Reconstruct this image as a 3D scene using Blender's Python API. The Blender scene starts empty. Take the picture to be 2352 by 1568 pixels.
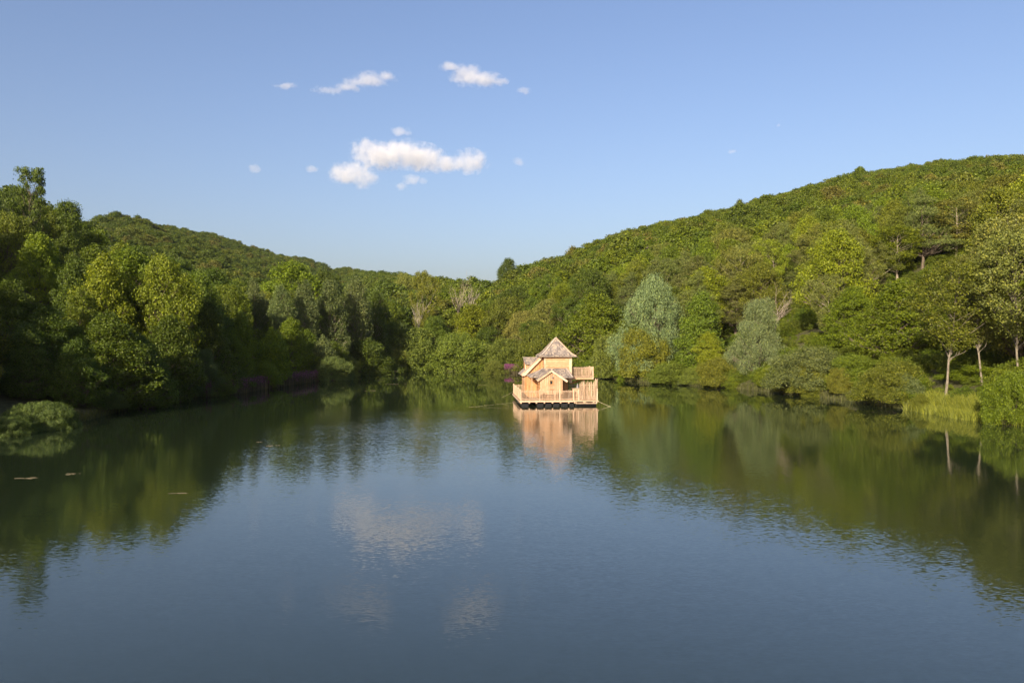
import bpy, bmesh, math, random
import numpy as np
from mathutils import Vector, Matrix

# ------------------------------------------------------------------ camera, sky, sun, exposure
sc = bpy.context.scene
C = sc.collection
CAM_H = 6.85
F = 1829.0                       # focal length in units of a 2352-wide picture
cam_d = bpy.data.cameras.new('camera'); cam = bpy.data.objects.new('camera', cam_d); C.objects.link(cam)
cam.location = (0, 0, CAM_H); cam.rotation_euler = (math.radians(90), 0, 0)
cam_d.lens = 28; cam_d.sensor_width = 36; cam_d.clip_start = 0.5; cam_d.clip_end = 40000
sc.camera = cam
SUN_AZ = math.radians(24)        # light travels forward and to the right
SUN_EL = math.radians(22)
w = bpy.data.worlds.new('World'); sc.world = w; w.use_nodes = True
nt = w.node_tree; bg = nt.nodes['Background']
sky = nt.nodes.new('ShaderNodeTexSky'); sky.sky_type = 'NISHITA'; sky.sun_disc = False
sky.sun_elevation = SUN_EL; sky.sun_rotation = math.radians(180) + SUN_AZ
sky.altitude = 300; sky.air_density = 1.15; sky.dust_density = 4.0; sky.ozone_density = 3.5
wb = nt.nodes.new('ShaderNodeMix'); wb.data_type = 'RGBA'; wb.blend_type = 'MULTIPLY'; wb.inputs['Factor'].default_value = 1.0   # white balance of the whole sky
wb.inputs['B'].default_value = (1.03, 0.915, 0.955, 1.0); nt.links.new(sky.outputs[0], wb.inputs['A'])
nt.links.new(wb.outputs['Result'], bg.inputs[0]); bg.inputs[1].default_value = 0.070
sd = bpy.data.lights.new('sun', 'SUN'); sd.energy = 3.6; sd.angle = math.radians(0.5); sd.color = (1.0, 0.86, 0.66)
so = bpy.data.objects.new('sun', sd); C.objects.link(so)
ldir = Vector((math.sin(SUN_AZ)*math.cos(SUN_EL), math.cos(SUN_AZ)*math.cos(SUN_EL), -math.sin(SUN_EL)))
so.rotation_euler = ldir.to_track_quat('-Z', 'Y').to_euler(); so.location = (-60, -120, 70)
sc.view_settings.view_transform = 'Standard'; sc.view_settings.look = 'None'
sc.view_settings.exposure = 1.45; sc.view_settings.gamma = 1.0; sc.view_settings.use_curve_mapping = False
sc.cycles.use_denoising = True
sc.cycles.max_bounces = 8; sc.cycles.diffuse_bounces = 3; sc.cycles.glossy_bounces = 3
sc.cycles.transmission_bounces = 4; sc.cycles.transparent_max_bounces = 8; sc.cycles.volume_bounces = 3
sc.cycles.sample_clamp_indirect = 6.0

rng = np.random.default_rng(7)
random.seed(7)

# ------------------------------------------------------------------ helpers
def at(x, y, d):                 # a pixel of the 2352-wide picture at depth d
    return Vector(((x - 1176)/F*d, d, CAM_H - (y - 784)/F*d))

def put(name, me, parent=None, mats=None):
    o = bpy.data.objects.new(name, me); C.objects.link(o)
    if parent is not None: o.parent = parent
    if mats is not None and len(me.materials) == 0:
        for m in (mats if isinstance(mats, (list, tuple)) else [mats]): me.materials.append(m)
    return o

def empty(name, loc=(0, 0, 0), rz=0.0):
    o = bpy.data.objects.new(name, None); C.objects.link(o); o.location = loc; o.rotation_euler = (0, 0, rz)
    o.empty_display_size = 0.5
    return o

def tag(o, label=None, cat=None, group=None, kind=None):
    if label: o['label'] = label
    if cat: o['category'] = cat
    if group: o['group'] = group
    if kind: o['kind'] = kind
    return o

def npmesh(name, V, faces4=None, faces3=None, smooth=False, matidx=None):
    me = bpy.data.meshes.new(name)
    V = np.asarray(V, dtype=np.float32)
    me.vertices.add(len(V)); me.vertices.foreach_set('co', V.ravel())
    n4 = 0 if faces4 is None else len(faces4); n3 = 0 if faces3 is None else len(faces3)
    idx = []; start = []; tot = []
    if n4: idx.append(np.asarray(faces4, np.int32).ravel()); start.append(np.arange(n4)*4); tot.append(np.full(n4, 4))
    if n3: idx.append(np.asarray(faces3, np.int32).ravel()); start.append(n4*4 + np.arange(n3)*3); tot.append(np.full(n3, 3))
    idx = np.concatenate(idx)
    me.loops.add(len(idx)); me.loops.foreach_set('vertex_index', idx.astype(np.int32))
    me.polygons.add(n4 + n3)
    me.polygons.foreach_set('loop_start', np.concatenate(start).astype(np.int32))
    me.polygons.foreach_set('loop_total', np.concatenate(tot).astype(np.int32))
    if matidx is not None: me.polygons.foreach_set('material_index', np.asarray(matidx, np.int32))
    me.polygons.foreach_set('use_smooth', np.full(n4 + n3, smooth))
    me.update(calc_edges=True); me.validate()
    return me

class MB:                        # collects simple shapes for one mesh
    def __init__(s): s.v = []; s.f = []
    def add(s, vs, fs):
        n = len(s.v); s.v += [tuple(v) for v in vs]; s.f += [tuple(i + n for i in f) for f in fs]
    def box(s, x0, x1, y0, y1, z0, z1):
        s.add([(x0,y0,z0),(x1,y0,z0),(x1,y1,z0),(x0,y1,z0),(x0,y0,z1),(x1,y0,z1),(x1,y1,z1),(x0,y1,z1)],
              [(0,3,2,1),(4,5,6,7),(0,1,5,4),(1,2,6,5),(2,3,7,6),(3,0,4,7)])
    def prism(s, poly, vec):     # polygon extruded by vec
        n = len(poly); vec = Vector(vec); a = [Vector(p) for p in poly]; b = [p + vec for p in a]
        s.add(a + b, [tuple(range(n))[::-1], tuple(range(n, 2*n))] + [(i, (i+1) % n, n + (i+1) % n, n + i) for i in range(n)])
    def beam(s, p, q, wd, ht, up=(0, 0, 1)):
        p = Vector(p); q = Vector(q); d = (q - p).normalized(); side = d.cross(Vector(up)).normalized(); u = side.cross(d).normalized()
        a = [p - side*wd/2 - u*ht/2, p + side*wd/2 - u*ht/2, p + side*wd/2 + u*ht/2, p - side*wd/2 + u*ht/2]
        s.prism(a, q - p)
    def tube(s, pts, rad, n=6):
        k0 = len(s.v); pts = [Vector(p) for p in pts]
        for i, p in enumerate(pts):
            d = (pts[min(i+1, len(pts)-1)] - pts[max(i-1, 0)]).normalized()
            a = d.orthogonal().normalized(); b = d.cross(a)
            for k in range(n):
                t = 2*math.pi*k/n; s.v.append(tuple(p + (a*math.cos(t) + b*math.sin(t))*rad[i]))
        for i in range(len(pts) - 1):
            for k in range(n):
                s.f.append((k0 + i*n + k, k0 + i*n + (k+1) % n, k0 + (i+1)*n + (k+1) % n, k0 + (i+1)*n + k))
        s.f.append(tuple(range(k0, k0 + n))[::-1]); s.f.append(tuple(range(k0 + (len(pts)-1)*n, k0 + len(pts)*n)))
    def mesh(s, name):
        me = bpy.data.meshes.new(name); me.from_pydata(s.v, [], s.f)
        bm = bmesh.new(); bm.from_mesh(me); bmesh.ops.recalc_face_normals(bm, faces=bm.faces); bm.to_mesh(me); bm.free()
        return me
    def build(s, name, mat, parent=None): return put(name, s.mesh(name), parent, mat)

# ------------------------------------------------------------------ materials
def mat(name):
    m = bpy.data.materials.new(name); m.use_nodes = True
    n = m.node_tree.nodes; l = m.node_tree.links
    return m, n, l, n['Principled BSDF'], n['Material Output']

def rgb(c): return (c[0], c[1], c[2], 1.0)

def mixc(n, l, fac, a, b, blend='MIX'):
    x = n.new('ShaderNodeMix'); x.data_type = 'RGBA'; x.blend_type = blend
    for s_, v in ((x.inputs['Factor'], fac), (x.inputs['A'], a), (x.inputs['B'], b)):
        if isinstance(v, (int, float)): s_.default_value = v
        elif isinstance(v, tuple): s_.default_value = rgb(v)
        else: l.new(v, s_)
    return x.outputs['Result']

def noise(n, l, scale, detail=3, vec=None, rough=0.5, dim=None):
    x = n.new('ShaderNodeTexNoise'); x.inputs['Scale'].default_value = scale; x.inputs['Detail'].default_value = detail
    x.inputs['Roughness'].default_value = rough
    if vec is not None: l.new(vec, x.inputs['Vector'])
    return x

def ramp(n, l, fac, stops):
    r = n.new('ShaderNodeValToRGB'); e = r.color_ramp.elements
    while len(e) < len(stops): e.new(0.5)
    for i, (p, c) in enumerate(stops): e[i].position = p; e[i].color = rgb(c)
    if fac is not None: l.new(fac, r.inputs['Fac'])
    return r.outputs['Color']

def math_(n, l, op, a, b=None, clamp=False):
    x = n.new('ShaderNodeMath'); x.operation = op; x.use_clamp = clamp
    for i, v in enumerate((a, b)):
        if v is None: continue
        if isinstance(v, (int, float)): x.inputs[i].default_value = v
        else: l.new(v, x.inputs[i])
    return x.outputs[0]

def mapping(n, l, src, scale):
    m = n.new('ShaderNodeMapping'); m.inputs['Scale'].default_value = scale; l.new(src, m.inputs['Vector']); return m.outputs[0]

def leaf_mat(name, source, trans=0.33, rough=0.55):
    m, n, l, p, out = mat(name)
    oi = n.new('ShaderNodeObjectInfo'); geo = n.new('ShaderNodeNewGeometry')
    base = oi.outputs['Color'] if source == 'object' else ramp(n, l, oi.outputs['Random'], source)
    r = geo.outputs['Random Per Island']
    tint = ramp(n, l, r, [(0.0, (0.5, 0.54, 0.5)), (0.5, (1, 1, 1)), (0.85, (1.3, 1.25, 1.0)), (1.0, (1.9, 1.65, 1.1))])
    c = mixc(n, l, 1.0, base, tint, 'MULTIPLY')
    l.new(c, p.inputs['Base Color']); p.inputs['Roughness'].default_value = rough
    p.inputs['Specular IOR Level'].default_value = 0.3
    tr = n.new('ShaderNodeBsdfTranslucent')
    c2 = mixc(n, l, 1.0, c, (1.25, 1.3, 0.6), 'MULTIPLY'); l.new(c2, tr.inputs['Color'])
    mx = n.new('ShaderNodeMixShader'); mx.inputs[0].default_value = trans
    l.new(p.outputs[0], mx.inputs[1]); l.new(tr.outputs[0], mx.inputs[2]); l.new(mx.outputs[0], out.inputs['Surface'])
    return m

M_LEAF = leaf_mat('leaf', 'object')
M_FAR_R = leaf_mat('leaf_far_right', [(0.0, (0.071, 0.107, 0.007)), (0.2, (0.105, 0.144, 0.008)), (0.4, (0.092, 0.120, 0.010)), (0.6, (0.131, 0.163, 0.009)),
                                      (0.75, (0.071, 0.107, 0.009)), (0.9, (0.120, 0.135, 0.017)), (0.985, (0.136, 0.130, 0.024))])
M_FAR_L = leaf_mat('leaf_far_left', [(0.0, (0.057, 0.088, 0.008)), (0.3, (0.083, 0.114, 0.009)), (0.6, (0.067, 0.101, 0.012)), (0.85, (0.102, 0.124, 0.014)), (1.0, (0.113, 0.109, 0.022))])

def bark_mat(name, c1, c2):
    m, n, l, p, out = mat(name)
    tc = n.new('ShaderNodeTexCoord'); v = mapping(n, l, tc.outputs['Object'], (3, 3, 0.8))
    t = noise(n, l, 2.0, 5, v)
    l.new(ramp(n, l, t.outputs['Fac'], [(0.3, c1), (0.65, c2)]), p.inputs['Base Color']); p.inputs['Roughness'].default_value = 0.9
    return m
M_BARK = bark_mat('bark_brown', (0.06, 0.045, 0.03), (0.16, 0.125, 0.09))
M_PALE = bark_mat('bark_pale', (0.13, 0.105, 0.075), (0.34, 0.285, 0.21))
M_GREYB = bark_mat('bark_grey', (0.075, 0.065, 0.045), (0.24, 0.205, 0.15))
M_DEADW = bark_mat('bark_dead', (0.22, 0.18, 0.14), (0.42, 0.36, 0.29))

def wood_mat(name, c1, c2, c3, vertical=True):
    m, n, l, p, out = mat(name)
    tc = n.new('ShaderNodeTexCoord'); oi = n.new('ShaderNodeObjectInfo')
    va = n.new('ShaderNodeVectorMath'); va.operation = 'ADD'; l.new(tc.outputs['Object'], va.inputs[0])
    rv = n.new('ShaderNodeCombineXYZ')
    for i in range(3): l.new(math_(n, l, 'MULTIPLY', oi.outputs['Random'], 31.0 + 17*i), rv.inputs[i])
    l.new(rv.outputs[0], va.inputs[1])
    v = mapping(n, l, va.outputs[0], (14, 14, 1.2) if vertical else (1.2, 14, 14))
    g = noise(n, l, 1.5, 6, v, 0.6); k = noise(n, l, 2.6, 2, va.outputs[0])
    c = ramp(n, l, g.outputs['Fac'], [(0.32, c1), (0.52, c2), (0.72, c3)])
    c = mixc(n, l, 1.0, c, ramp(n, l, oi.outputs['Random'], [(0, (0.8, 0.77, 0.72)), (0.5, (1, 1, 1)), (1, (1.13, 1.1, 1.08))]), 'MULTIPLY')
    c = mixc(n, l, 1.0, c, ramp(n, l, k.outputs['Fac'], [(0.3, (0.86, 0.82, 0.76)), (0.6, (1.05, 1.05, 1.05))]), 'MULTIPLY')
    l.new(c, p.inputs['Base Color']); p.inputs['Roughness'].default_value = 0.72; p.inputs['Specular IOR Level'].default_value = 0.25
    b = n.new('ShaderNodeBump'); b.inputs['Strength'].default_value = 0.25; b.inputs['Distance'].default_value = 0.01
    l.new(g.outputs['Fac'], b.inputs['Height']); l.new(b.outputs[0], p.inputs['Normal'])
    return m
M_WV = wood_mat('larch_vertical', (0.314, 0.190, 0.110), (0.418, 0.265, 0.162), (0.494, 0.335, 0.220))
M_WH = wood_mat('larch_horizontal', (0.351, 0.200, 0.104), (0.456, 0.280, 0.157), (0.522, 0.350, 0.209), False)
M_WO = wood_mat('larch_orange', (0.332, 0.165, 0.072), (0.437, 0.235, 0.104), (0.494, 0.290, 0.145))
M_TRIM = wood_mat('larch_trim', (0.408, 0.285, 0.186), (0.503, 0.370, 0.261), (0.551, 0.430, 0.325))
M_PICK = wood_mat('chestnut_picket', (0.266, 0.180, 0.116), (0.399, 0.290, 0.197), (0.503, 0.390, 0.290))
M_DECK = wood_mat('deck_wood', (0.25, 0.165, 0.10), (0.34, 0.23, 0.145), (0.40, 0.29, 0.19), False)

def simple(name, c, rough=0.6, spec=0.5, metal=0.0):
    m, n, l, p, out = mat(name)
    tc = n.new('ShaderNodeTexCoord'); t = noise(n, l, 6, 4, tc.outputs['Object'])
    l.new(mixc(n, l, t.outputs['Fac'], tuple(x*0.75 for x in c), tuple(min(1, x*1.25) for x in c)), p.inputs['Base Color'])
    p.inputs['Roughness'].default_value = rough; p.inputs['Specular IOR Level'].default_value = spec; p.inputs['Metallic'].default_value = metal
    return m
M_FLOAT = simple('black_float_plastic', (0.006, 0.006, 0.007), 0.6, 0.25)
M_DARK = simple('dark_metal', (0.03, 0.03, 0.03), 0.5)
M_GLASS = simple('window_glass', (0.012, 0.016, 0.016), 0.05, 0.6)
M_ROPE = simple('rope_fibre', (0.55, 0.47, 0.30), 0.85)
M_GRILL = simple('grey_metal', (0.16, 0.15, 0.15), 0.45)
M_SCUM = simple('dry_weed_mat', (0.13, 0.11, 0.065), 0.9, 0.2)

def shingle_mat():
    m, n, l, p, out = mat('wood_shingle')
    geo = n.new('ShaderNodeNewGeometry'); tc = n.new('ShaderNodeTexCoord')
    t = noise(n, l, 9, 4, tc.outputs['Object']); big = noise(n, l, 0.9, 2, tc.outputs['Object'])
    c = ramp(n, l, geo.outputs['Random Per Island'], [(0, (0.13, 0.11, 0.10)), (0.4, (0.22, 0.19, 0.168)), (0.75, (0.29, 0.245, 0.205)), (1.0, (0.40, 0.32, 0.23))])
    c = mixc(n, l, 1.0, c, ramp(n, l, t.outputs['Fac'], [(0.3, (0.75, 0.73, 0.74)), (0.7, (1.15, 1.15, 1.15))]), 'MULTIPLY')
    l.new(c, p.inputs['Base Color']); p.inputs['Roughness'].default_value = 0.85; p.inputs['Specular IOR Level'].default_value = 0.2
    return m
M_SHIN = shingle_mat()
M_CAP = wood_mat('weathered_cap', (0.27, 0.235, 0.20), (0.36, 0.31, 0.265), (0.44, 0.375, 0.31))

# ------------------------------------------------------------------ terrain
shore = [(-36.9,69),(-39.6,86),(-38.9,98),(-36.4,108),(-34.7,133),(-30,169),(-24.8,184),(-7.6,186),(-.6,176),(7,168),(16.6,151),(20.4,137),(28,122.6),(33,116),
         (35.6,105),(37.9,96.6),(39.2,88),(40.2,80),(40.8,73),(42.5,67),(40.0,57),(41,48),(44,30),(46,0),(44,-40),(30,-62),(0,-66),(-30,-62),(-46,-40),(-50,0),(-48,25),(-45,45),(-41,58)]
sa = np.array([math.degrees(math.atan2(x, y)) for x, y in shore]); sr = np.array([math.hypot(x, y) for x, y in shore])
o_ = np.argsort(sa); sa = sa[o_]; sr = sr[o_]
sa = np.concatenate([sa[-1:] - 360, sa, sa[:1] + 360]); sr = np.concatenate([sr[-1:], sr, sr[:1]])
CAN = 11.5                        # canopy height on the ridges
rd = []
for x, y, d in [(2352,370,490),(2200,382,490),(2000,409,480),(1800,448,460),(1700,470,445),(1600,497,430),(1500,517,405),(1400,546,380),(1270,578,330),(1190,608,300),(1130,645,285),
                (1000,640,330),(900,640,360),(850,640,520),(800,628,820),(700,598,820),(600,577,780),(500,543,720),(430,527,660),(300,502,540),(200,498,400),(100,484,275),(0,455,215)]:
    u = (x - 1176)/F; rd.append((math.degrees(math.atan(u)), d*math.hypot(1, u), CAM_H + (784 - y)/F*d - (CAN if d > 350 else CAN + 4.0), 1.0 if x > 1250 or x < 120 else (1.3 if x < 760 else 1.5)))
rd += [(45,500,95,1.0),(60,430,80,1.0),(90,330,50,1.0),(120,280,25,1.0),(150,280,12,1.0),(180,280,8,1.0),(-150,280,12,1.0),(-125,260,24,1.0),(-100,220,42,.95),(-75,190,50,.9),(-50,190,45,.95)]  # unseen hill off the left edge raised so it shades the left bank
rd.sort(); rd = np.array(rd)
rd = np.vstack([rd[-1] - [360,0,0,0], rd, rd[0] + [360,0,0,0]])
def smooth(t): t = np.clip(t, 0, 1); return t*t*(3 - 2*t)
def shore_r(th): return np.interp(th, sa, sr)
def ground_polar(th, r):
    rs = np.interp(th, sa, sr); rr = np.interp(th, rd[:,0], rd[:,1]); Z = np.interp(th, rd[:,0], rd[:,2]); pw = np.interp(th, rd[:,0], rd[:,3])
    t = (r - rs)/(rr - rs); tc = np.clip(t, 0, 1)
    prof = tc**pw*(1 + 0.10*np.sin(np.pi*tc))
    z = 0.55*np.clip((r - rs)/1.6, 0, 1)**0.7 + np.maximum(Z, 1)*prof
    over = smooth((r - rr)/500.0)
    z = np.where(t > 1, z*(1 - 0.55*over), z)
    x = r*np.sin(np.radians(th)); y = r*np.cos(np.radians(th))
    z = z + np.clip((r - rs)/30, 0, 1)*(1.6*np.sin(x*0.043 + 1)*np.sin(y*0.037) + 0.9*np.sin(x*0.11 + y*0.07))
    return np.where(r < rs, np.maximum(-2.2, (r - rs)*0.22 - 0.12), z)
def ground(x, y):
    return ground_polar(np.degrees(np.arctan2(x, y)), np.hypot(x, y))

nth = 540; th = np.linspace(-180, 180, nth, endpoint=False)
rel = np.concatenate([np.linspace(0.55, 0.97, 6), 1 + np.array([-.015, 0, .008, .016, .03, .05, .08, .12, .17, .23, .3])])
far = np.concatenate([np.linspace(1.35, 6.0, 46), np.geomspace(6.6, 120, 22)])
R = np.concatenate([rel, far])
TH, RR = np.meshgrid(th, R, indexing='ij'); RAD = np.minimum(RR*shore_r(TH), 2000.0 + RR*2.0)
Z = ground_polar(TH, RAD)
V = np.stack([RAD*np.sin(np.radians(TH)), RAD*np.cos(np.radians(TH)), Z], -1).reshape(-1, 3)
V = np.vstack([V, [[0, 0, -2.2]]])
nr = len(R); I = np.arange(nth)[:,None]; J = np.arange(nr - 1)[None,:]
f4 = np.stack([I*nr + J, I*nr + J + 1, ((I+1) % nth)*nr + J + 1, ((I+1) % nth)*nr + J], -1).reshape(-1, 4)[:, ::-1]
f3 = np.stack([np.arange(nth)*nr, ((np.arange(nth)+1) % nth)*nr, np.full(nth, nth*nr)], -1)[:, ::-1]
m, n, l, p, out = mat('forest_floor')
tc = n.new('ShaderNodeTexCoord'); t1 = noise(n, l, 0.35, 5, tc.outputs['Object']); t2 = noise(n, l, 3.0, 5, tc.outputs['Object'])
c = mixc(n, l, t1.outputs['Fac'], (0.05, 0.055, 0.018), (0.085, 0.07, 0.04)); c = mixc(n, l, 0.6, c, ramp(n, l, t2.outputs['Fac'], [(0.3, (0.03, 0.035, 0.012)), (0.7, (0.10, 0.10, 0.04))]))
l.new(c, p.inputs['Base Color']); p.inputs['Roughness'].default_value = 0.95; p.inputs['Specular IOR Level'].default_value = 0.1
b = n.new('ShaderNodeBump'); b.inputs['Strength'].default_value = 0.6; b.inputs['Distance'].default_value = 0.15; l.new(t2.outputs['Fac'], b.inputs['Height']); l.new(b.outputs[0], p.inputs['Normal'])
tag(put('ground', npmesh('ground', V, f4, f3, True), None, m), kind='structure')

# ------------------------------------------------------------------ lake
m, n, l, p, out = mat('lake_water')
tc = n.new('ShaderNodeTexCoord'); geo = n.new('ShaderNodeNewGeometry'); P = geo.outputs['Position']
p.inputs['Base Color'].default_value = (0.014, 0.022, 0.010, 1); p.inputs['IOR'].default_value = 1.7; p.inputs['Roughness'].default_value = 0.015
# wind: breezy water in the middle, calm under the banks
big = noise(n, l, 1.0, 3, mapping(n, l, P, (0.020, 0.030, 0.03)))
mid = noise(n, l, 1.0, 4, mapping(n, l, P, (0.10, 0.16, 0.1)))
sx = n.new('ShaderNodeSeparateXYZ'); l.new(P, sx.inputs[0])
# distance from the lake's long axis
ax = math_(n, l, 'ABSOLUTE', math_(n, l, 'SUBTRACT', sx.outputs['X'], -1.0))
bank = n.new('ShaderNodeMapRange'); bank.inputs['From Min'].default_value = 12; bank.inputs['From Max'].default_value = 34; bank.inputs['To Min'].default_value = 1.0; bank.inputs['To Max'].default_value = 0.0; l.new(ax, bank.inputs['Value'])
endw = n.new('ShaderNodeMapRange'); endw.inputs['From Min'].default_value = 77; endw.inputs['From Max'].default_value = 86; endw.inputs['To Min'].default_value = 1.0; endw.inputs['To Max'].default_value = 0.0; l.new(sx.outputs['Y'], endw.inputs['Value'])
wind = math_(n, l, 'MULTIPLY', bank.outputs[0], endw.outputs[0])
patch = n.new('ShaderNodeMapRange'); patch.inputs['From Min'].default_value = 0.36; patch.inputs['From Max'].default_value = 0.66; l.new(math_(n, l, 'ADD', math_(n, l, 'MULTIPLY', big.outputs['Fac'], 0.6), math_(n, l, 'MULTIPLY', mid.outputs['Fac'], 0.4)), patch.inputs['Value'])
amp = math_(n, l, 'ADD', 0.0035, math_(n, l, 'MULTIPLY', wind, math_(n, l, 'ADD', 0.005, math_(n, l, 'MULTIPLY', patch.outputs[0], 0.020))))
def sq(sock, c_, w_): return math_(n, l, 'POWER', math_(n, l, 'DIVIDE', math_(n, l, 'ABSOLUTE', math_(n, l, 'SUBTRACT', sock, c_)), w_), 2.0)
gust = math_(n, l, 'POWER', 2.718, math_(n, l, 'MULTIPLY', -1.0, math_(n, l, 'ADD', sq(sx.outputs['X'], -9.0, 9.0), sq(sx.outputs['Y'], 62.0, 15.0))))   # a gust ruffling the water left of the cabin
gust = math_(n, l, 'MULTIPLY', gust, math_(n, l, 'ADD', 0.35, patch.outputs[0]))
amp = math_(n, l, 'ADD', amp, math_(n, l, 'MULTIPLY', gust, 0.035))
l.new(math_(n, l, 'ADD', math_(n, l, 'ADD', 0.012, math_(n, l, 'MULTIPLY', wind, 0.045)), math_(n, l, 'MULTIPLY', gust, 0.05)), p.inputs['Roughness'])
def slope(scale, k):
    t = noise(n, l, 1.0, 2, mapping(n, l, P, scale), 0.55)
    vm = n.new('ShaderNodeVectorMath'); vm.operation = 'SUBTRACT'; l.new(t.outputs['Color'], vm.inputs[0]); vm.inputs[1].default_value = (0.5, 0.5, 0.5)
    vs = n.new('ShaderNodeVectorMath'); vs.operation = 'SCALE'; l.new(vm.outputs[0], vs.inputs[0]); vs.inputs['Scale'].default_value = k
    return vs.outputs[0]
va = n.new('ShaderNodeVectorMath'); va.operation = 'ADD'; l.new(slope((6.0, 17.0, 1), 5.0), va.inputs[0]); l.new(slope((1.6, 4.0, 1), 1.3), va.inputs[1])
vs = n.new('ShaderNodeVectorMath'); vs.operation = 'SCALE'; l.new(va.outputs[0], vs.inputs[0]); l.new(amp, vs.inputs['Scale'])
vx = n.new('ShaderNodeVectorMath'); vx.operation = 'MULTIPLY'; l.new(vs.outputs[0], vx.inputs[0]); vx.inputs[1].default_value = (0.7, 1.0, 0.0)
vn = n.new('ShaderNodeVectorMath'); vn.operation = 'ADD'; l.new(vx.outputs[0], vn.inputs[0]); vn.inputs[1].default_value = (0, 0, 1)
vz = n.new('ShaderNodeVectorMath'); vz.operation = 'NORMALIZE'; l.new(vn.outputs[0], vz.inputs[0]); l.new(vz.outputs[0], p.inputs['Normal'])
mb = MB(); mb.add([(-70, -80, 0), (70, -80, 0), (70, 200, 0), (-70, 200, 0)], [(0, 1, 2, 3)])
tag(mb.build('lake', m), kind='structure')

# ------------------------------------------------------------------ tree prototypes
def rnd_dirs(k):
    v = rng.normal(size=(k, 3)); return v/np.linalg.norm(v, axis=1, keepdims=True)

def leaves(Cn, Nn, a, b, jitter=0.9, up=0.12, long_dir=None):
    k = len(Cn)
    nrm = Nn*0.75 + rnd_dirs(k)*jitter + np.array([0, 0, up]); nrm /= np.linalg.norm(nrm, axis=1, keepdims=True) + 1e-9
    t = rnd_dirs(k) if long_dir is None else long_dir + 0.35*rnd_dirs(k)
    u = t - nrm*np.sum(t*nrm, 1, keepdims=True); u /= np.linalg.norm(u, axis=1, keepdims=True) + 1e-9
    v = np.cross(nrm, u); s = rng.uniform(0.65, 1.35, (k, 1))
    P = np.stack([Cn - u*a*s, Cn + v*b*s - nrm*b*s*0.15, Cn + u*a*s, Cn - v*b*s - nrm*b*s*0.15], 1)
    return P.reshape(-1, 3)

def leaf_mesh(name, V, material):
    f = np.arange(len(V)).reshape(-1, 4); me = npmesh(name, V, f); me.materials.append(material); return me

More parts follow.
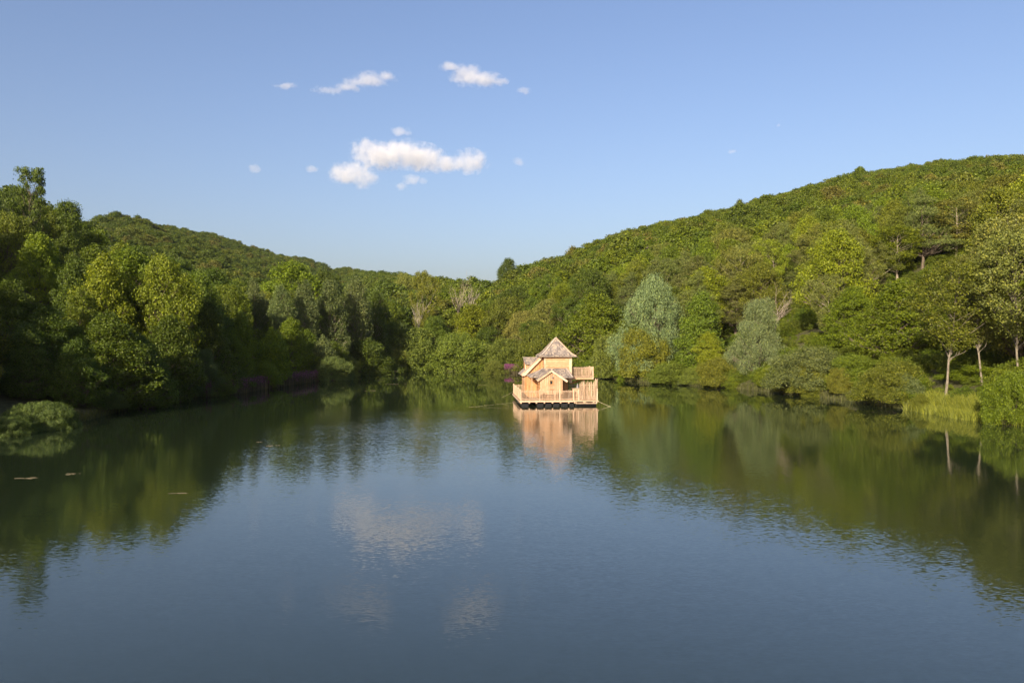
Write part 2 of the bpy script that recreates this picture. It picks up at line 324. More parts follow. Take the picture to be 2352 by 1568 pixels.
PROF = {
    'round': lambda h: np.sin(np.pi*np.clip(h, 0, 1)**0.75)**0.65,
    'ovoid': lambda h: np.sin(np.pi*np.clip(h*0.92 + 0.08, 0, 1)**0.55)**0.8,
    'cone': lambda h: (1 - h)**0.75*(0.35 + 0.65*np.clip(h*5, 0, 1)),
    'column': lambda h: np.sin(np.pi*np.clip(h*0.9 + 0.1, 0, 1)**0.6)**0.6,
    'dome': lambda h: np.sqrt(np.clip(1 - h*h, 0, 1)),
    'vase': lambda h: 0.3 + 0.7*np.sin(np.pi*np.clip(h, 0, 1)**1.25*0.93)**0.8,
}
def make_tree(name, H, Rc, base, prof, ncl, rc, fz, nl, a, b, bark=M_BARK, leafm=M_LEAF, lean=0.0, inner=0.10, droop=0, r0=None, limb=1.0, jitter=1.0, sides=6, layer=0, lowpoly=False, shell=0.05, lump=1.4):
    pf = PROF[prof]; lob = rng.uniform(0, 6.28, 4); amp = rng.uniform(0.1, 0.2, 4)*lump
    def env(h, az):
        k = 1 + amp[0]*np.sin(az + lob[0]) + amp[1]*np.sin(2*az + lob[1] + 3*h) + amp[2]*np.sin(3*az + lob[2] + 6*h) + 0.10*lump*np.sin(9*h + lob[3])
        return Rc*pf(h)*k
    pts = []; tries = 0; dmin = rc*(0.95 if ncl < 60 else 0.85)
    while len(pts) < ncl and tries < ncl*60:
        tries += 1
        h = rng.uniform(0.0, 1.0); 
        if layer: h = (math.floor(h*layer) + 0.5 + rng.normal()*0.10)/layer; h = min(max(h, 0.01), 0.99)
        az = rng.uniform(0, 2*np.pi); r = env(h, az)*math.sqrt(rng.uniform(0.30, 1.0))
        q = np.array([r*math.cos(az), r*math.sin(az), H*(base + (1 - base)*h)])
        q[2] = min(q[2], H - rc*fz*0.5)
        if all(np.sum(((q - o)*[1, 1, 1/max(fz, .45)])**2) > dmin*dmin for o in pts): pts.append(q)
    pts = np.array(pts)
    # leaves
    Cs = []; Ns = []
    for q in pts:
        s = rng.uniform(0.6, 1.35); k = int(nl*s*s*rng.uniform(0.8, 1.15))
        d = rnd_dirs(k)
        rr = np.abs(rng.normal(size=(k, 1)))*0.16 + rng.uniform(0.15, 0.9, (k, 1))**0.6
        off = d*rr*rc*s*np.array([1, 1, fz])
        off += 0.22*rc*np.stack([np.sin(d[:,1]*5 + q[0]*3), np.sin(d[:,0]*5 + q[1]*3), 0.6*np.sin(d[:,0]*6 + q[2])], -1)
        if droop: off[:, 2] -= droop*np.abs(rng.normal(size=k))*rc*0.9
        Cs.append(q + off)
        out_ = np.array([q[0], q[1], 0.25*H*(q[2]/H - 0.35)]); out_ = out_/(np.linalg.norm(out_) + 1e-6)
        nn = d*0.7 + out_*0.5; Ns.append(nn)
    if shell > 0:
        k = int(shell*len(pts)*nl); h = rng.uniform(0.0, 0.99, k); az = rng.uniform(0, 2*np.pi, k)
        r = env(h, az)*rng.uniform(0.72, 1.06, k); Cs.append(np.stack([r*np.cos(az), r*np.sin(az), H*(base + (1 - base)*h)], -1))
        nn = np.stack([np.cos(az), np.sin(az), h - 0.3], -1); Ns.append(nn*0.6)
    if inner > 0:
        k = int(inner*len(pts)*nl); h = rng.uniform(0.05, 0.92, k); az = rng.uniform(0, 2*np.pi, k)
        r = env(h, az)*np.sqrt(rng.uniform(0, 0.6, k)); Cs.append(np.stack([r*np.cos(az), r*np.sin(az), H*(base + (1 - base)*h)], -1)); Ns.append(rnd_dirs(k))
    Cs = np.vstack(Cs); Ns = np.vstack(Ns)
    Cs[:, 2] = np.maximum(Cs[:, 2], 0.05)
    ld = None
    if droop: ld = np.tile(np.array([[0, 0, -1.0]]), (len(Cs), 1)) + 0.5*np.stack([Cs[:,0], Cs[:,1], 0*Cs[:,0]], -1)/Rc
    shear = lean*(Cs[:, 2:3]/H)**1.5
    LV = leaves(Cs, Ns, a, b, jitter, long_dir=ld)
    crown = leaf_mesh(name + '_crown', LV, leafm)
    # trunk and limbs
    r0 = r0 or H*0.016
    mb = MB(); bend = rng.normal(size=(5, 2))*H*0.012
    topf = base + (1 - base)*0.8
    def axis(z):
        f = z/H*4; i = int(min(f, 3)); g = f - i
        o = bend[i]*(1 - g) + bend[i+1]*g; o = o*min(1, z/(0.15*H))
        return np.array([o[0], o[1], z])
    zs = [-0.5, 0.15] + [H*topf*k for k in (0.12, 0.3, 0.5, 0.7, 0.85, 1.0)]
    mb.tube([axis(max(z, -0.5)) if z > 0 else (0, 0, z) for z in zs], [r0*1.5, r0*1.2] + [r0*(1 - 0.86*k) for k in (0.12, 0.3, 0.5, 0.7, 0.85, 1.0)], 7)
    if limb > 0:
        for i, q in enumerate(pts):
            if rng.uniform() > limb: continue
            z0 = min(max(q[2] - 0.55*np.hypot(q[0], q[1]) - 0.08*H, H*base*0.75), H*topf*0.95)
            s0 = axis(z0); mid_ = s0*0.5 + q*0.5 + np.array([rng.normal()*0.25, rng.normal()*0.25, -0.06*np.hypot(*q[:2]) + rng.normal()*0.15])
            rb = r0*(1 - 0.8*z0/(H*topf))*0.5
            mb.tube([s0, mid_, q], [rb, rb*0.62, rb*0.22], 4 if lowpoly else 5)
            if not lowpoly and limb > 0.6:
                for _ in range(2):
                    e = q + rnd_dirs(1)[0]*rc*0.9; mb.tube([mid_*0.4 + q*0.6, (q + e)/2 + rnd_dirs(1)[0]*0.1, e], [rb*0.35, rb*0.25, rb*0.12], 4)
    trunk = mb.mesh(name + '_trunk'); trunk.materials.append(bark)
    return dict(trunk=trunk, crown=crown, H=H, R=Rc)

def make_dead(name, H, bark, n1=9, spread=0.45):
    mb = MB(); r0 = H*0.017
    def grow(p, d, L, r, lev):
        pts = [p]; q = p.copy(); dd = d.copy(); rs = [r]
        for k in range(4):
            dd = dd + rnd_dirs(1)[0]*0.16 + np.array([0, 0, 0.06]); dd /= np.linalg.norm(dd); q = q + dd*L/4; pts.append(q.copy()); rs.append(r*(1 - 0.2*(k+1)))
        mb.tube(pts, rs, 6 if lev == 0 else 4)
        if lev >= 3: return
        for k in range(n1 if lev == 0 else (4 if lev == 1 else 3)):
            f = rng.uniform(0.45 if lev == 0 else 0.3, 1.0); i = min(int(f*4), 3); g = f*4 - i; s = pts[i]*(1 - g) + pts[i+1]*g
            nd = dd*rng.uniform(0.5, 0.9) + rnd_dirs(1)[0]*spread*1.3 + np.array([0, 0, 0.25]); nd /= np.linalg.norm(nd)
            grow(s, nd, L*rng.uniform(0.35, 0.55), r*(1 - 0.75*f)*0.75, lev + 1)
    grow(np.array([0, 0, -0.3]), np.array([0.03, 0, 1.0]), H*0.72, r0, 0)
    me = mb.mesh(name); me.materials.append(bark); return dict(trunk=me, crown=None, H=H, R=H*0.2)

PRO = {}
PRO['oak'] = [make_tree('oak', 15, 5.0, 0.10, 'round', 120, 1.02, 0.85, 300, 0.125, 0.08) for _ in range(3)]
PRO['beech'] = [make_tree('beech', 15, 4.8, 0.07, 'ovoid', 125, 1.08, 0.65, 300, 0.125, 0.08) for _ in range(3)]
PRO['alder'] = [make_tree('alder', 14, 4.2, 0.02, 'ovoid', 140, 0.88, 0.9, 260, 0.12, 0.085) for _ in range(2)]
PRO['willow'] = [make_tree('willow', 14, 4.4, 0.02, 'column', 125, 0.92, 1.15, 430, 0.15, 0.038, droop=0.5, jitter=1.1, lump=1.2) for _ in range(2)]
PRO['poplar'] = [make_tree('poplar', 18, 3.0, 0.08, 'column', 130, 0.8, 1.2, 250, 0.11, 0.075, bark=M_PALE) for _ in range(2)]
PRO['pine'] = [make_tree('pine', 15, 4.0, 0.2, 'ovoid', 80, 1.05, 0.45, 340, 0.16, 0.035, layer=13, limb=0.9, inner=0.06, shell=0) for _ in range(2)]
PRO['sparse'] = [make_tree('sparse_oak', 18, 4.8, 0.22, 'vase', 95, 0.85, 0.8, 210, 0.125, 0.08, bark=M_PALE, inner=0.06, r0=0.19, limb=0.5, shell=0.02) for _ in range(3)]
PRO['tall'] = [make_tree('tall_oak', 20, 4.6, 0.34, 'vase', 82, 0.9, 0.8, 200, 0.125, 0.08, bark=M_GREYB, inner=0.06, r0=0.155, limb=0.6, shell=0.06) for _ in range(2)]
PRO['open'] = [make_tree('open_tree', 18, 5.2, 0.1, 'vase', 105, 0.9, 0.6, 220, 0.14, 0.09, inner=0.04, shell=0.02)]
PRO['shrub'] = [make_tree('shrub', 5.2, 3.6, 0.0, 'dome', 130, 0.62, 0.95, 250, 0.09, 0.045, limb=0.25, r0=0.07) for _ in range(3)]
PRO['young'] = [make_tree('young_tree', 7, 2.2, 0.04, 'ovoid', 75, 0.52, 1.0, 210, 0.10, 0.055, limb=0.5, r0=0.07)]
PRO['dead'] = [make_dead('dead_tree', 13, M_DEADW), make_dead('bare_tree', 12, M_PALE, 11, 0.6)]
FARP = {}
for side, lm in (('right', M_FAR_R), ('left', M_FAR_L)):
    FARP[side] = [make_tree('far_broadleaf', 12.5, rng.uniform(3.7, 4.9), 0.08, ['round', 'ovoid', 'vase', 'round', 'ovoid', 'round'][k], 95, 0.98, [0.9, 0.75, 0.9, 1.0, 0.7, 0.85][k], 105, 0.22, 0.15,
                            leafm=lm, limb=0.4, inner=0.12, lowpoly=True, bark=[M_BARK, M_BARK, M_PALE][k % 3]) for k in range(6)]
    FARP[side].append(make_tree('far_tall', 12.5, 2.6, 0.1, 'column', 70, 0.9, 1.1, 105, 0.2, 0.14, leafm=lm, limb=0.4, lowpoly=True, bark=M_PALE))
    FARP[side].append(make_tree('far_thin', 12.5, 3.6, 0.25, 'vase', 60, 0.85, 0.8, 80, 0.2, 0.13, leafm=lm, limb=1.0, lowpoly=True, bark=M_PALE, shell=0.05))
M_UNDER = leaf_mat('leaf_undergrowth', [(0.0, (0.075, 0.115, 0.008)), (0.35, (0.108, 0.155, 0.008)), (0.7, (0.099, 0.126, 0.014)), (1.0, (0.134, 0.174, 0.009))])
UNDER = [make_tree('undergrowth', 12.5, 7.0, 0.0, ['dome', 'ovoid', 'vase'][k], 70, 1.6, 0.8, 120, 0.28, 0.16, leafm=M_UNDER, limb=0.2, r0=.2, lowpoly=True) for k in range(3)]

# ------------------------------------------------------------------ plant the trees
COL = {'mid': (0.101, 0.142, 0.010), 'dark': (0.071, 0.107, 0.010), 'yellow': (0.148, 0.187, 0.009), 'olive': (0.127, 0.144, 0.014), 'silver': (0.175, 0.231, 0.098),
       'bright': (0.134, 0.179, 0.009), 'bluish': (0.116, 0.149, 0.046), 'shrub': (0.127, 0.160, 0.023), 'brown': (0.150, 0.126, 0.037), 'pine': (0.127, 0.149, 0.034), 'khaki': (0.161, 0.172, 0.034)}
CW = {'mid': 'mid green', 'dark': 'dark green', 'yellow': 'yellow green', 'olive': 'olive green', 'silver': 'silvery grey', 'bright': 'bright green', 'bluish': 'blue green',
      'shrub': 'soft green', 'brown': 'brownish', 'pine': 'grey green', 'khaki': 'pale khaki'}
trees = []                        # records: kind, x, y, H, Wd, colour, label
def rec(kind, x, y, H, colr, width=1.0, label=None, cat='tree', rz=None, sink=0.0, group=None):
    trees.append(dict(kind=kind, x=x, y=y, H=H, w=width, col=colr, label=label, cat=cat, rz=rng.uniform(0, 6.28) if rz is None else rz, sink=sink, group=group))
def hero(kind, px, ytop, d, colr, wpx, label, cat='tree', rz=None, proto_i=None):
    X = (px - 1176)/F*d; g = float(ground(np.array(X), np.array(float(d)))); top = CAM_H - (ytop - 784)/F*d; H = max(top - max(g, 0), 1.5)
    pr = PRO[kind][0]; Wd = wpx/F*d
    rec(kind, X, d, H, colr, (Wd/2/pr['R'])/(H/pr['H']), label, cat, rz)

# named individuals seen clearly in the photograph
hero('willow', 1505, 630, 140, 'silver', 132, 'tall silvery willow standing right of the cabin on the far bank')
hero('willow', 1745, 684, 118, 'silver', 106, 'smaller silvery willow in front of the bare pale tree')
hero('alder', 1612, 672, 130, 'mid', 112, 'deep green alder between the two silvery willows')
hero('alder', 1362, 672, 160, 'mid', 150, 'broad green alder directly right of the tower roof')
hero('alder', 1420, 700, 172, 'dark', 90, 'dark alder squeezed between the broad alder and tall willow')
hero('dead', 1772, 664, 126, 'mid', 60, 'bare pale tree poking up behind the smaller silvery willow')
hero('beech', 1080, 700, 196, 'yellow', 110, 'bright yellow green tree above the shrubs at the lake head')
hero('sparse', 978, 625, 206, 'olive', 62, 'thin tree with pale bare trunk at the lake head')
hero('dead', 955, 690, 200, 'mid', 36, 'short bare pale stem beside the thin pale trunk tree')
hero('dead', 1048, 642, 225, 'mid', 60, 'bare pale branches against the skyline at the lake head')
hero('dead', 1085, 655, 222, 'mid', 50, 'second bare pale tree right of the skyline branches')
hero('poplar', 590, 640, 150, 'bluish', 62, 'pale poplar leftmost of the poplars on the left bank')
hero('poplar', 640, 655, 146, 'bluish', 60, 'second pale poplar from the left on the left bank')
hero('poplar', 700, 648, 152, 'bluish', 66, 'middle pale poplar of the group on the left bank')
hero('poplar', 757, 640, 158, 'bluish', 70, 'tall pale poplar right of the middle poplar')
hero('poplar', 815, 640, 166, 'bluish', 76, 'broad pale poplar at the right end of the poplar group')
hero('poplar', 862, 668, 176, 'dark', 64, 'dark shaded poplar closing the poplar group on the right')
hero('oak', 665, 598, 200, 'bright', 150, 'rounded bright oak rising behind the poplars')
hero('oak', 745, 622, 215, 'dark', 90, 'dark rounded oak behind the tall poplar')
hero('open', 62, 388, 128, 'dark', 84, 'tallest open crowned tree on the left skyline')
hero('oak', 150, 462, 150, 'dark', 110, 'dark oak right of the tallest open crowned tree')
hero('oak', 20, 488, 108, 'olive', 120, 'olive oak at the left frame edge under the skyline tree')
hero('beech', 95, 530, 100, 'yellow', 120, 'yellow green beech below the tallest skyline tree')
hero('beech', 255, 580, 92, 'yellow', 150, 'large sunlit yellow green beech on the left bank')
hero('oak', 370, 585, 96, 'bright', 140, 'sunlit bright oak right of the large beech')
hero('oak', 455, 625, 106, 'mid', 110, 'mid green oak at the right end of the sunlit group')
hero('beech', 185, 660, 84, 'mid', 130, 'beech in half shade in front of the large sunlit beech')
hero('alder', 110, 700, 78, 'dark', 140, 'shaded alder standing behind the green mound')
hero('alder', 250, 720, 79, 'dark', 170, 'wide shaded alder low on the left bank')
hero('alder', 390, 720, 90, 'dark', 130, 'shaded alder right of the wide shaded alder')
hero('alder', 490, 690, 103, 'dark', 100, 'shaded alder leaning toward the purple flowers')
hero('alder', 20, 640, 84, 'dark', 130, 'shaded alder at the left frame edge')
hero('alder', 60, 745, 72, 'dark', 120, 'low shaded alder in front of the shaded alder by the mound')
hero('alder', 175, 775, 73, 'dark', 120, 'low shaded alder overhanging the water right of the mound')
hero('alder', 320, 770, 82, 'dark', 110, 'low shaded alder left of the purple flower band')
hero('oak', 110, 470, 140, 'mid', 90, 'mid green oak beside the tallest open crowned tree')
hero('oak', 15, 440, 140, 'dark', 80, 'dark oak at the left frame edge on the skyline')
hero('oak', 530, 668, 122, 'mid', 80, 'mid green oak left of the poplar group')
hero('young', 555, 702, 116, 'bright', 62, 'sunlit young tree between shaded alders and poplars')
hero('young', 622, 748, 122, 'bright', 78, 'small sunlit willow glowing in the left shade')
hero('young', 740, 764, 142, 'bluish', 66, 'grey green pointed willow in the left shade')
hero('willow', 470, 800, 100, 'bluish', 70, 'low shaded willow above the purple flowers')
hero('shrub', 760, 820, 140, 'bluish', 80, 'round grey shrub at the waterline left of the lake head', 'shrub')
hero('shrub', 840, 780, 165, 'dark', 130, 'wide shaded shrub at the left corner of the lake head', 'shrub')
hero('shrub', 960, 752, 184, 'shrub', 130, 'large rounded shrub at the left of the lake head', 'shrub')
hero('shrub', 1045, 768, 182, 'shrub', 140, 'large rounded shrub in the middle of the lake head', 'shrub')
hero('shrub', 1135, 828, 166, 'shrub', 52, 'small round shrub at the waterline left of the cabin', 'shrub')
hero('shrub', 1165, 778, 180, 'shrub', 110, 'rounded shrub left of the cabin at the lake head', 'shrub')
hero('shrub', 1240, 752, 172, 'olive', 120, 'tall rounded shrub directly behind the tower roof', 'shrub')
hero('shrub', 900, 800, 178, 'shrub', 90, 'shrub where shade turns to sun at the lake head', 'shrub')
hero('shrub', 1400, 770, 147, 'shrub', 110, 'rounded shrub right of the balcony at the water', 'shrub')
hero('shrub', 1465, 760, 138, 'olive', 110, 'olive shrub at the foot of the tall willow', 'shrub')
hero('shrub', 1545, 835, 128, 'shrub', 100, 'low shrub at the waterline below the deep green alder', 'shrub')
hero('shrub', 1660, 830, 120, 'olive', 80, 'low olive shrub left of the smaller willow', 'shrub')
hero('shrub', 1870, 800, 101, 'bluish', 150, 'big grey green shrub at the waterline right of the smaller willow', 'shrub')
hero('shrub', 1960, 815, 96, 'mid', 110, 'green shrub right of the big grey green shrub', 'shrub')
hero('shrub', 2050, 850, 88, 'bright', 110, 'bright leafy shrub left of the grassy bank', 'shrub')
hero('shrub', 2335, 858, 66, 'bright', 110, 'bright shrub overhanging the water at the right frame edge', 'shrub')
hero('shrub', 2240, 862, 82, 'bright', 130, 'bright shrub behind the grassy bank', 'shrub')
hero('tall', 2172, 600, 79, 'olive', 170, 'thin crowned oak with ivy green pale trunk beside the grassy bank')
hero('tall', 2255, 585, 79.5, 'khaki', 150, 'thin crowned oak with pale trunk right of the ivy trunk')
hero('tall', 2340, 530, 74, 'khaki', 170, 'thin pale oak at the right frame edge')
hero('beech', 2060, 640, 100, 'bright', 170, 'large bright layered beech left of the pale trunk oaks')
hero('beech', 1960, 660, 112, 'bright', 120, 'layered beech above the green shrub on the right bank')
hero('sparse', 1910, 630, 116, 'pine', 80, 'thin grey green oak with a pale crooked stem')
hero('sparse', 2195, 455, 150, 'khaki', 150, 'pale yellowish open oak standing out halfway up the right slope')
hero('beech', 2230, 650, 100, 'yellow', 110, 'yellow green beech between the pale trunk oaks')
hero('sparse', 2060, 520, 150, 'yellow', 130, 'open yellow oak with slanting bare limbs on the right slope')
hero('pine', 1690, 640, 150, 'pine', 110, 'grey green pine above the deep green alder')
hero('pine', 1840, 600, 160, 'pine', 110, 'grey green pine up the slope behind the bare pale tree')
hero('oak', 1166, 594, 288, 'dark', 62, 'small dark tree on the skyline left of the right hill')
hero('poplar', 975, 624, 262, 'khaki', 50, 'slender pale tree on the skyline above the lake head')
hero('oak', 925, 628, 262, 'khaki', 66, 'pale feathery tree on the skyline left of the slender one')
NHERO = len(trees)

# the wood around them: nearest ones stand alone, the far hillsides are one mass each
def inframe(x, y): return y > 20 and abs(x/y) < 0.70
occ = [(t['x'], t['y'], PRO[t['kind']][0]['R']*t['w']*t['H']/PRO[t['kind']][0]['H']*0.55) for t in trees]
cell = {}
def key(x, y): return (int(math.floor(x/10)), int(math.floor(y/10)))
def free(x, y, s):
    kx, ky = key(x, y)
    for i in range(kx-1, kx+2):
        for j in range(ky-1, ky+2):
            for (a_, b_, r_) in cell.get((i, j), ()):
                if (a_-x)**2 + (b_-y)**2 < ((s + r_)*0.5)**2 if r_ > 0 else False: return False
    return True
for a_, b_, r_ in occ: cell.setdefault(key(a_, b_), []).append((a_, b_, max(3.0, r_*1.6)))
heroes = []
for t in trees:
    if t['kind'] == 'shrub': continue
    g = float(ground(np.array(t['x']), np.array(t['y']))); by = 784 - (g - CAM_H)/t['y']*F; pr = PRO[t['kind']][0]
    heroes.append((1176 + t['x']/t['y']*F, {'tall': .1, 'willow': .2, 'dead': .35}.get(t['kind'], .72), pr['R']*t['w']*t['H']/pr['H']/t['y']*F, t['y'], by, by - t['H']/t['y']*F))
def blocks(px, hw, y_, ty):        # would this tree hide a named one standing behind it?
    return any(y_ < hy and abs(px - hx) < hr*(0.35 if cv == .1 else 0.8) + hw*0.6 and ty < by - cv*(by - hty) for hx, cv, hr, hy, by, hty in heroes)
cands = []; NEAR = 235.0
for _ in range(45000):
    th_ = rng.uniform(-125, 42); rs = float(shore_r(th_)); rr = float(np.interp(th_, rd[:,0], rd[:,1]))
    rmax = min(NEAR, rr + 45) if th_ > -40 else rs + 95
    r_ = math.sqrt(rng.uniform((rs + 3.0)**2, rmax**2))
    x_ = r_*math.sin(math.radians(th_)); y_ = r_*math.cos(math.radians(th_))
    s_ = 4.9 + 0.003*r_
    if free(x_, y_, s_):
        cell.setdefault(key(x_, y_), []).append((x_, y_, s_)); cands.append((r_, th_, x_, y_, r_ - rs))
gx, gy = np.meshgrid(np.arange(-110, 110), np.arange(0, 190)); gs = 5.6
gx = gx*gs + (gy % 2)*gs*0.5 + rng.uniform(-1.9, 1.9, gx.shape); gy = gy*gs*0.88 + rng.uniform(-1.9, 1.9, gy.shape)
gr = np.hypot(gx, gy); gt_ = np.degrees(np.arctan2(gx, gy)); ok = (gr > NEAR) & (np.abs(gt_) < 37) & (gr < np.interp(gt_, rd[:,0], rd[:,1]) + 70)
for x_, y_, r_, th_ in zip(gx[ok], gy[ok], gr[ok], gt_[ok]):
    if free(x_, y_, 2.0): cands.append((float(r_), float(th_), float(x_), float(y_), float(r_) - float(shore_r(th_))))
cands.sort()
sky_y = np.full(2352//8 + 1, 2000.0)
def span(px, wpx): return max(0, int((px - wpx/2)//8)), min(len(sky_y) - 1, int((px + wpx/2)//8))
for t in sorted(trees, key=lambda t: t['y']):
    pass
alone = []; mass_r = []; mass_l = []; shade = []
for (r_, th_, x_, y_, inland) in cands:
    H = rng.uniform(11, 16.5); H *= rng.uniform(.42, .65) if inland < 6 else (rng.uniform(.6, .85) if inland < 13 else 1.0)
    if r_ > NEAR: H = float(np.clip(10.3 + 1.2*rng.normal() + 1.2*math.sin(x_*.05 + 1)*math.sin(y_*.043), 6.5, 15)) + (4.0 if -12 < th_ < 2 else 0.0)
    g = float(ground_polar(np.array(th_), np.array(r_)))
    if not inframe(x_, y_):
        if not (y_ > 20 and abs(x_/y_) < 0.80 and r_ < 120): shade.append((x_, y_, H, g))
        continue
    px = 1176 + x_/y_*F; ty = 784 - (g + H - CAM_H)/y_*F; wpx = 7.5/y_*F
    if r_ < NEAR and blocks(px, wpx/2, y_, ty): continue
    a_, b_ = span(px, wpx)
    vis = b_ >= a_ and np.any(sky_y[a_:b_+1] > ty + 6/ (1 if r_ < 200 else 3)) and 0 < px + wpx/2 and px - wpx/2 < 2352
    if b_ >= a_: sky_y[a_:b_+1] = np.minimum(sky_y[a_:b_+1], ty + 0.25*H/y_*F)
    if vis and len(alone) < 245 and r_ < NEAR: alone.append((r_, th_, x_, y_, inland, H))
    elif r_ > 150: (mass_r if th_ > -6 else mass_l).append((x_, y_, H, g))
for (r_, th_, x_, y_, inland, H) in alone:
    u = rng.uniform()
    if th_ < -6:
        kind = 'oak' if u < 0.5 else ('beech' if u < 0.85 else 'alder'); cl = rng.choice(['mid', 'dark', 'olive', 'bright', 'bluish'], p=[.3, .25, .2, .15, .1])
    elif th_ < 6:
        kind = 'oak' if u < 0.45 else ('beech' if u < 0.75 else ('poplar' if u < 0.9 else 'sparse')); cl = rng.choice(['mid', 'dark', 'olive', 'bright', 'yellow', 'khaki'], p=[.25, .15, .25, .15, .12, .08])
    else:
        kind = 'oak' if u < 0.36 else ('beech' if u < 0.66 else ('sparse' if u < 0.82 else ('pine' if u < 0.92 else 'alder'))); cl = rng.choice(['mid', 'dark', 'olive', 'bright', 'yellow', 'khaki', 'pine', 'brown'], p=[.22, .08, .24, .17, .15, .07, .06, .01])
        if kind == 'sparse': cl = rng.choice(['olive', 'khaki', 'yellow', 'pine'])
    if kind == 'pine': cl = 'pine'
    rec(kind, x_, y_, H, str(cl), rng.uniform(0.85, 1.2))
# off the frame's left edge: the wood that shades the left bank
for (x_, y_, H, g) in shade: (mass_r if x_ > 0 else mass_l).append((x_, y_, H, g))
# shore shrubs filling the water's edge
for k in range(80):
    th_ = rng.uniform(-34, 33); rs = float(shore_r(th_)); r_ = rs + rng.uniform(-0.3, 1.8); x_ = r_*math.sin(math.radians(th_)); y_ = r_*math.cos(math.radians(th_))
    if th_ < -27: continue
    if 28.5 < th_ < 31.5: 
        if rng.uniform() < 0.6: continue
    hs = float(1.1 + 3.2*rng.uniform()**1.6); pxs = 1176 + x_/y_*F
    if any(abs(pxs - h_[0]) < 45 and h_[1] == .1 and y_ < h_[3] for h_ in heroes): hs = 1.0
    rec('shrub', x_, y_, hs, str(rng.choice(['shrub', 'mid', 'olive', 'bright', 'bluish'])), rng.uniform(0.75, 1.15), cat='shrub')

# labels: what sets one tree apart is its colour and form, its bank and its row, then its turn from the left
KW = {'oak': 'rounded tree', 'beech': 'spreading tree', 'alder': 'dense alder', 'willow': 'willow', 'poplar': 'poplar', 'pine': 'pine', 'sparse': 'thin crowned tree', 'tall': 'tall tree',
      'open': 'open tree', 'shrub': 'shrub', 'young': 'young tree', 'dead': 'bare tree'}
ORD = ['leftmost', 'second from left', 'third from left', 'fourth from left', 'fifth from left', 'sixth from left', 'seventh from left', 'eighth from left', 'ninth from left', 'tenth from left',
       'eleventh from left', 'twelfth from left', 'thirteenth from left', 'fourteenth from left', 'fifteenth from left', 'sixteenth from left']
buckets = {}
for t in trees:
    t['px'] = 1176 + t['x']/t['y']*F
    if t['label']: continue
    inl = math.hypot(t['x'], t['y']) - float(shore_r(math.degrees(math.atan2(t['x'], t['y']))))
    zone = 'the left slope' if t['px'] < 820 else ('the lake head wood' if t['px'] < 1320 else ('the right slope' if t['px'] < 1900 else 'the right edge slope'))
    row = "at the water below" if inl < 3 else ('at the foot of' if inl < 25 else ('partway up' if inl < 70 else 'high up'))
    buckets.setdefault((CW[t['col']], KW[t['kind']], row, zone), []).append(t)
for (c_, k_, row, zone), ts in buckets.items():
    ts.sort(key=lambda t: t['px'])
    for i, t in enumerate(ts):
        t['label'] = f'{c_} {k_} {row} {zone}' + ('' if len(ts) == 1 else f', {ORD[min(i, 15)]}' if i < len(ts) - 1 or len(ts) > 16 else ', rightmost')
NAME = {'oak': 'broadleaf_tree', 'beech': 'broadleaf_tree', 'alder': 'alder_tree', 'willow': 'willow_tree', 'poplar': 'poplar_tree', 'pine': 'pine_tree', 'sparse': 'oak_tree', 'tall': 'oak_tree', 'open': 'broadleaf_tree',
        'shrub': 'shrub', 'young': 'young_tree', 'dead': 'bare_tree'}
GRP = {'shrub': 'shrubs along the shore'}
for i, t in enumerate(trees):
    prs = PRO[t['kind']]; pr = prs[i % len(prs)]
    s = t['H']/pr['H']; g = float(ground(np.array(t['x']), np.array(t['y'])))
    e = empty(NAME[t['kind']], (t['x'], t['y'], max(g, -0.05) - 0.05), t['rz']); e.scale = (s*t['w'], s*t['w'], s); tl = .05 if t['kind'] in ('tall', 'sparse', 'dead') else .02; e.rotation_euler = (rng.normal()*tl, rng.normal()*tl, t['rz'])
    tag(e, t['label'], t['cat'], GRP.get(t['kind'], 'trees around the lake'))
    put('trunk', pr['trunk'], e)
    if pr['crown'] is not None:
        c_ = put('crown', pr['crown'], e); k = COL[t['col']]; j = rng.uniform(0.85, 1.15); c_.color = (k[0]*j*rng.uniform(.92, 1.08), k[1]*j, k[2]*j*rng.uniform(.85, 1.15), 1)

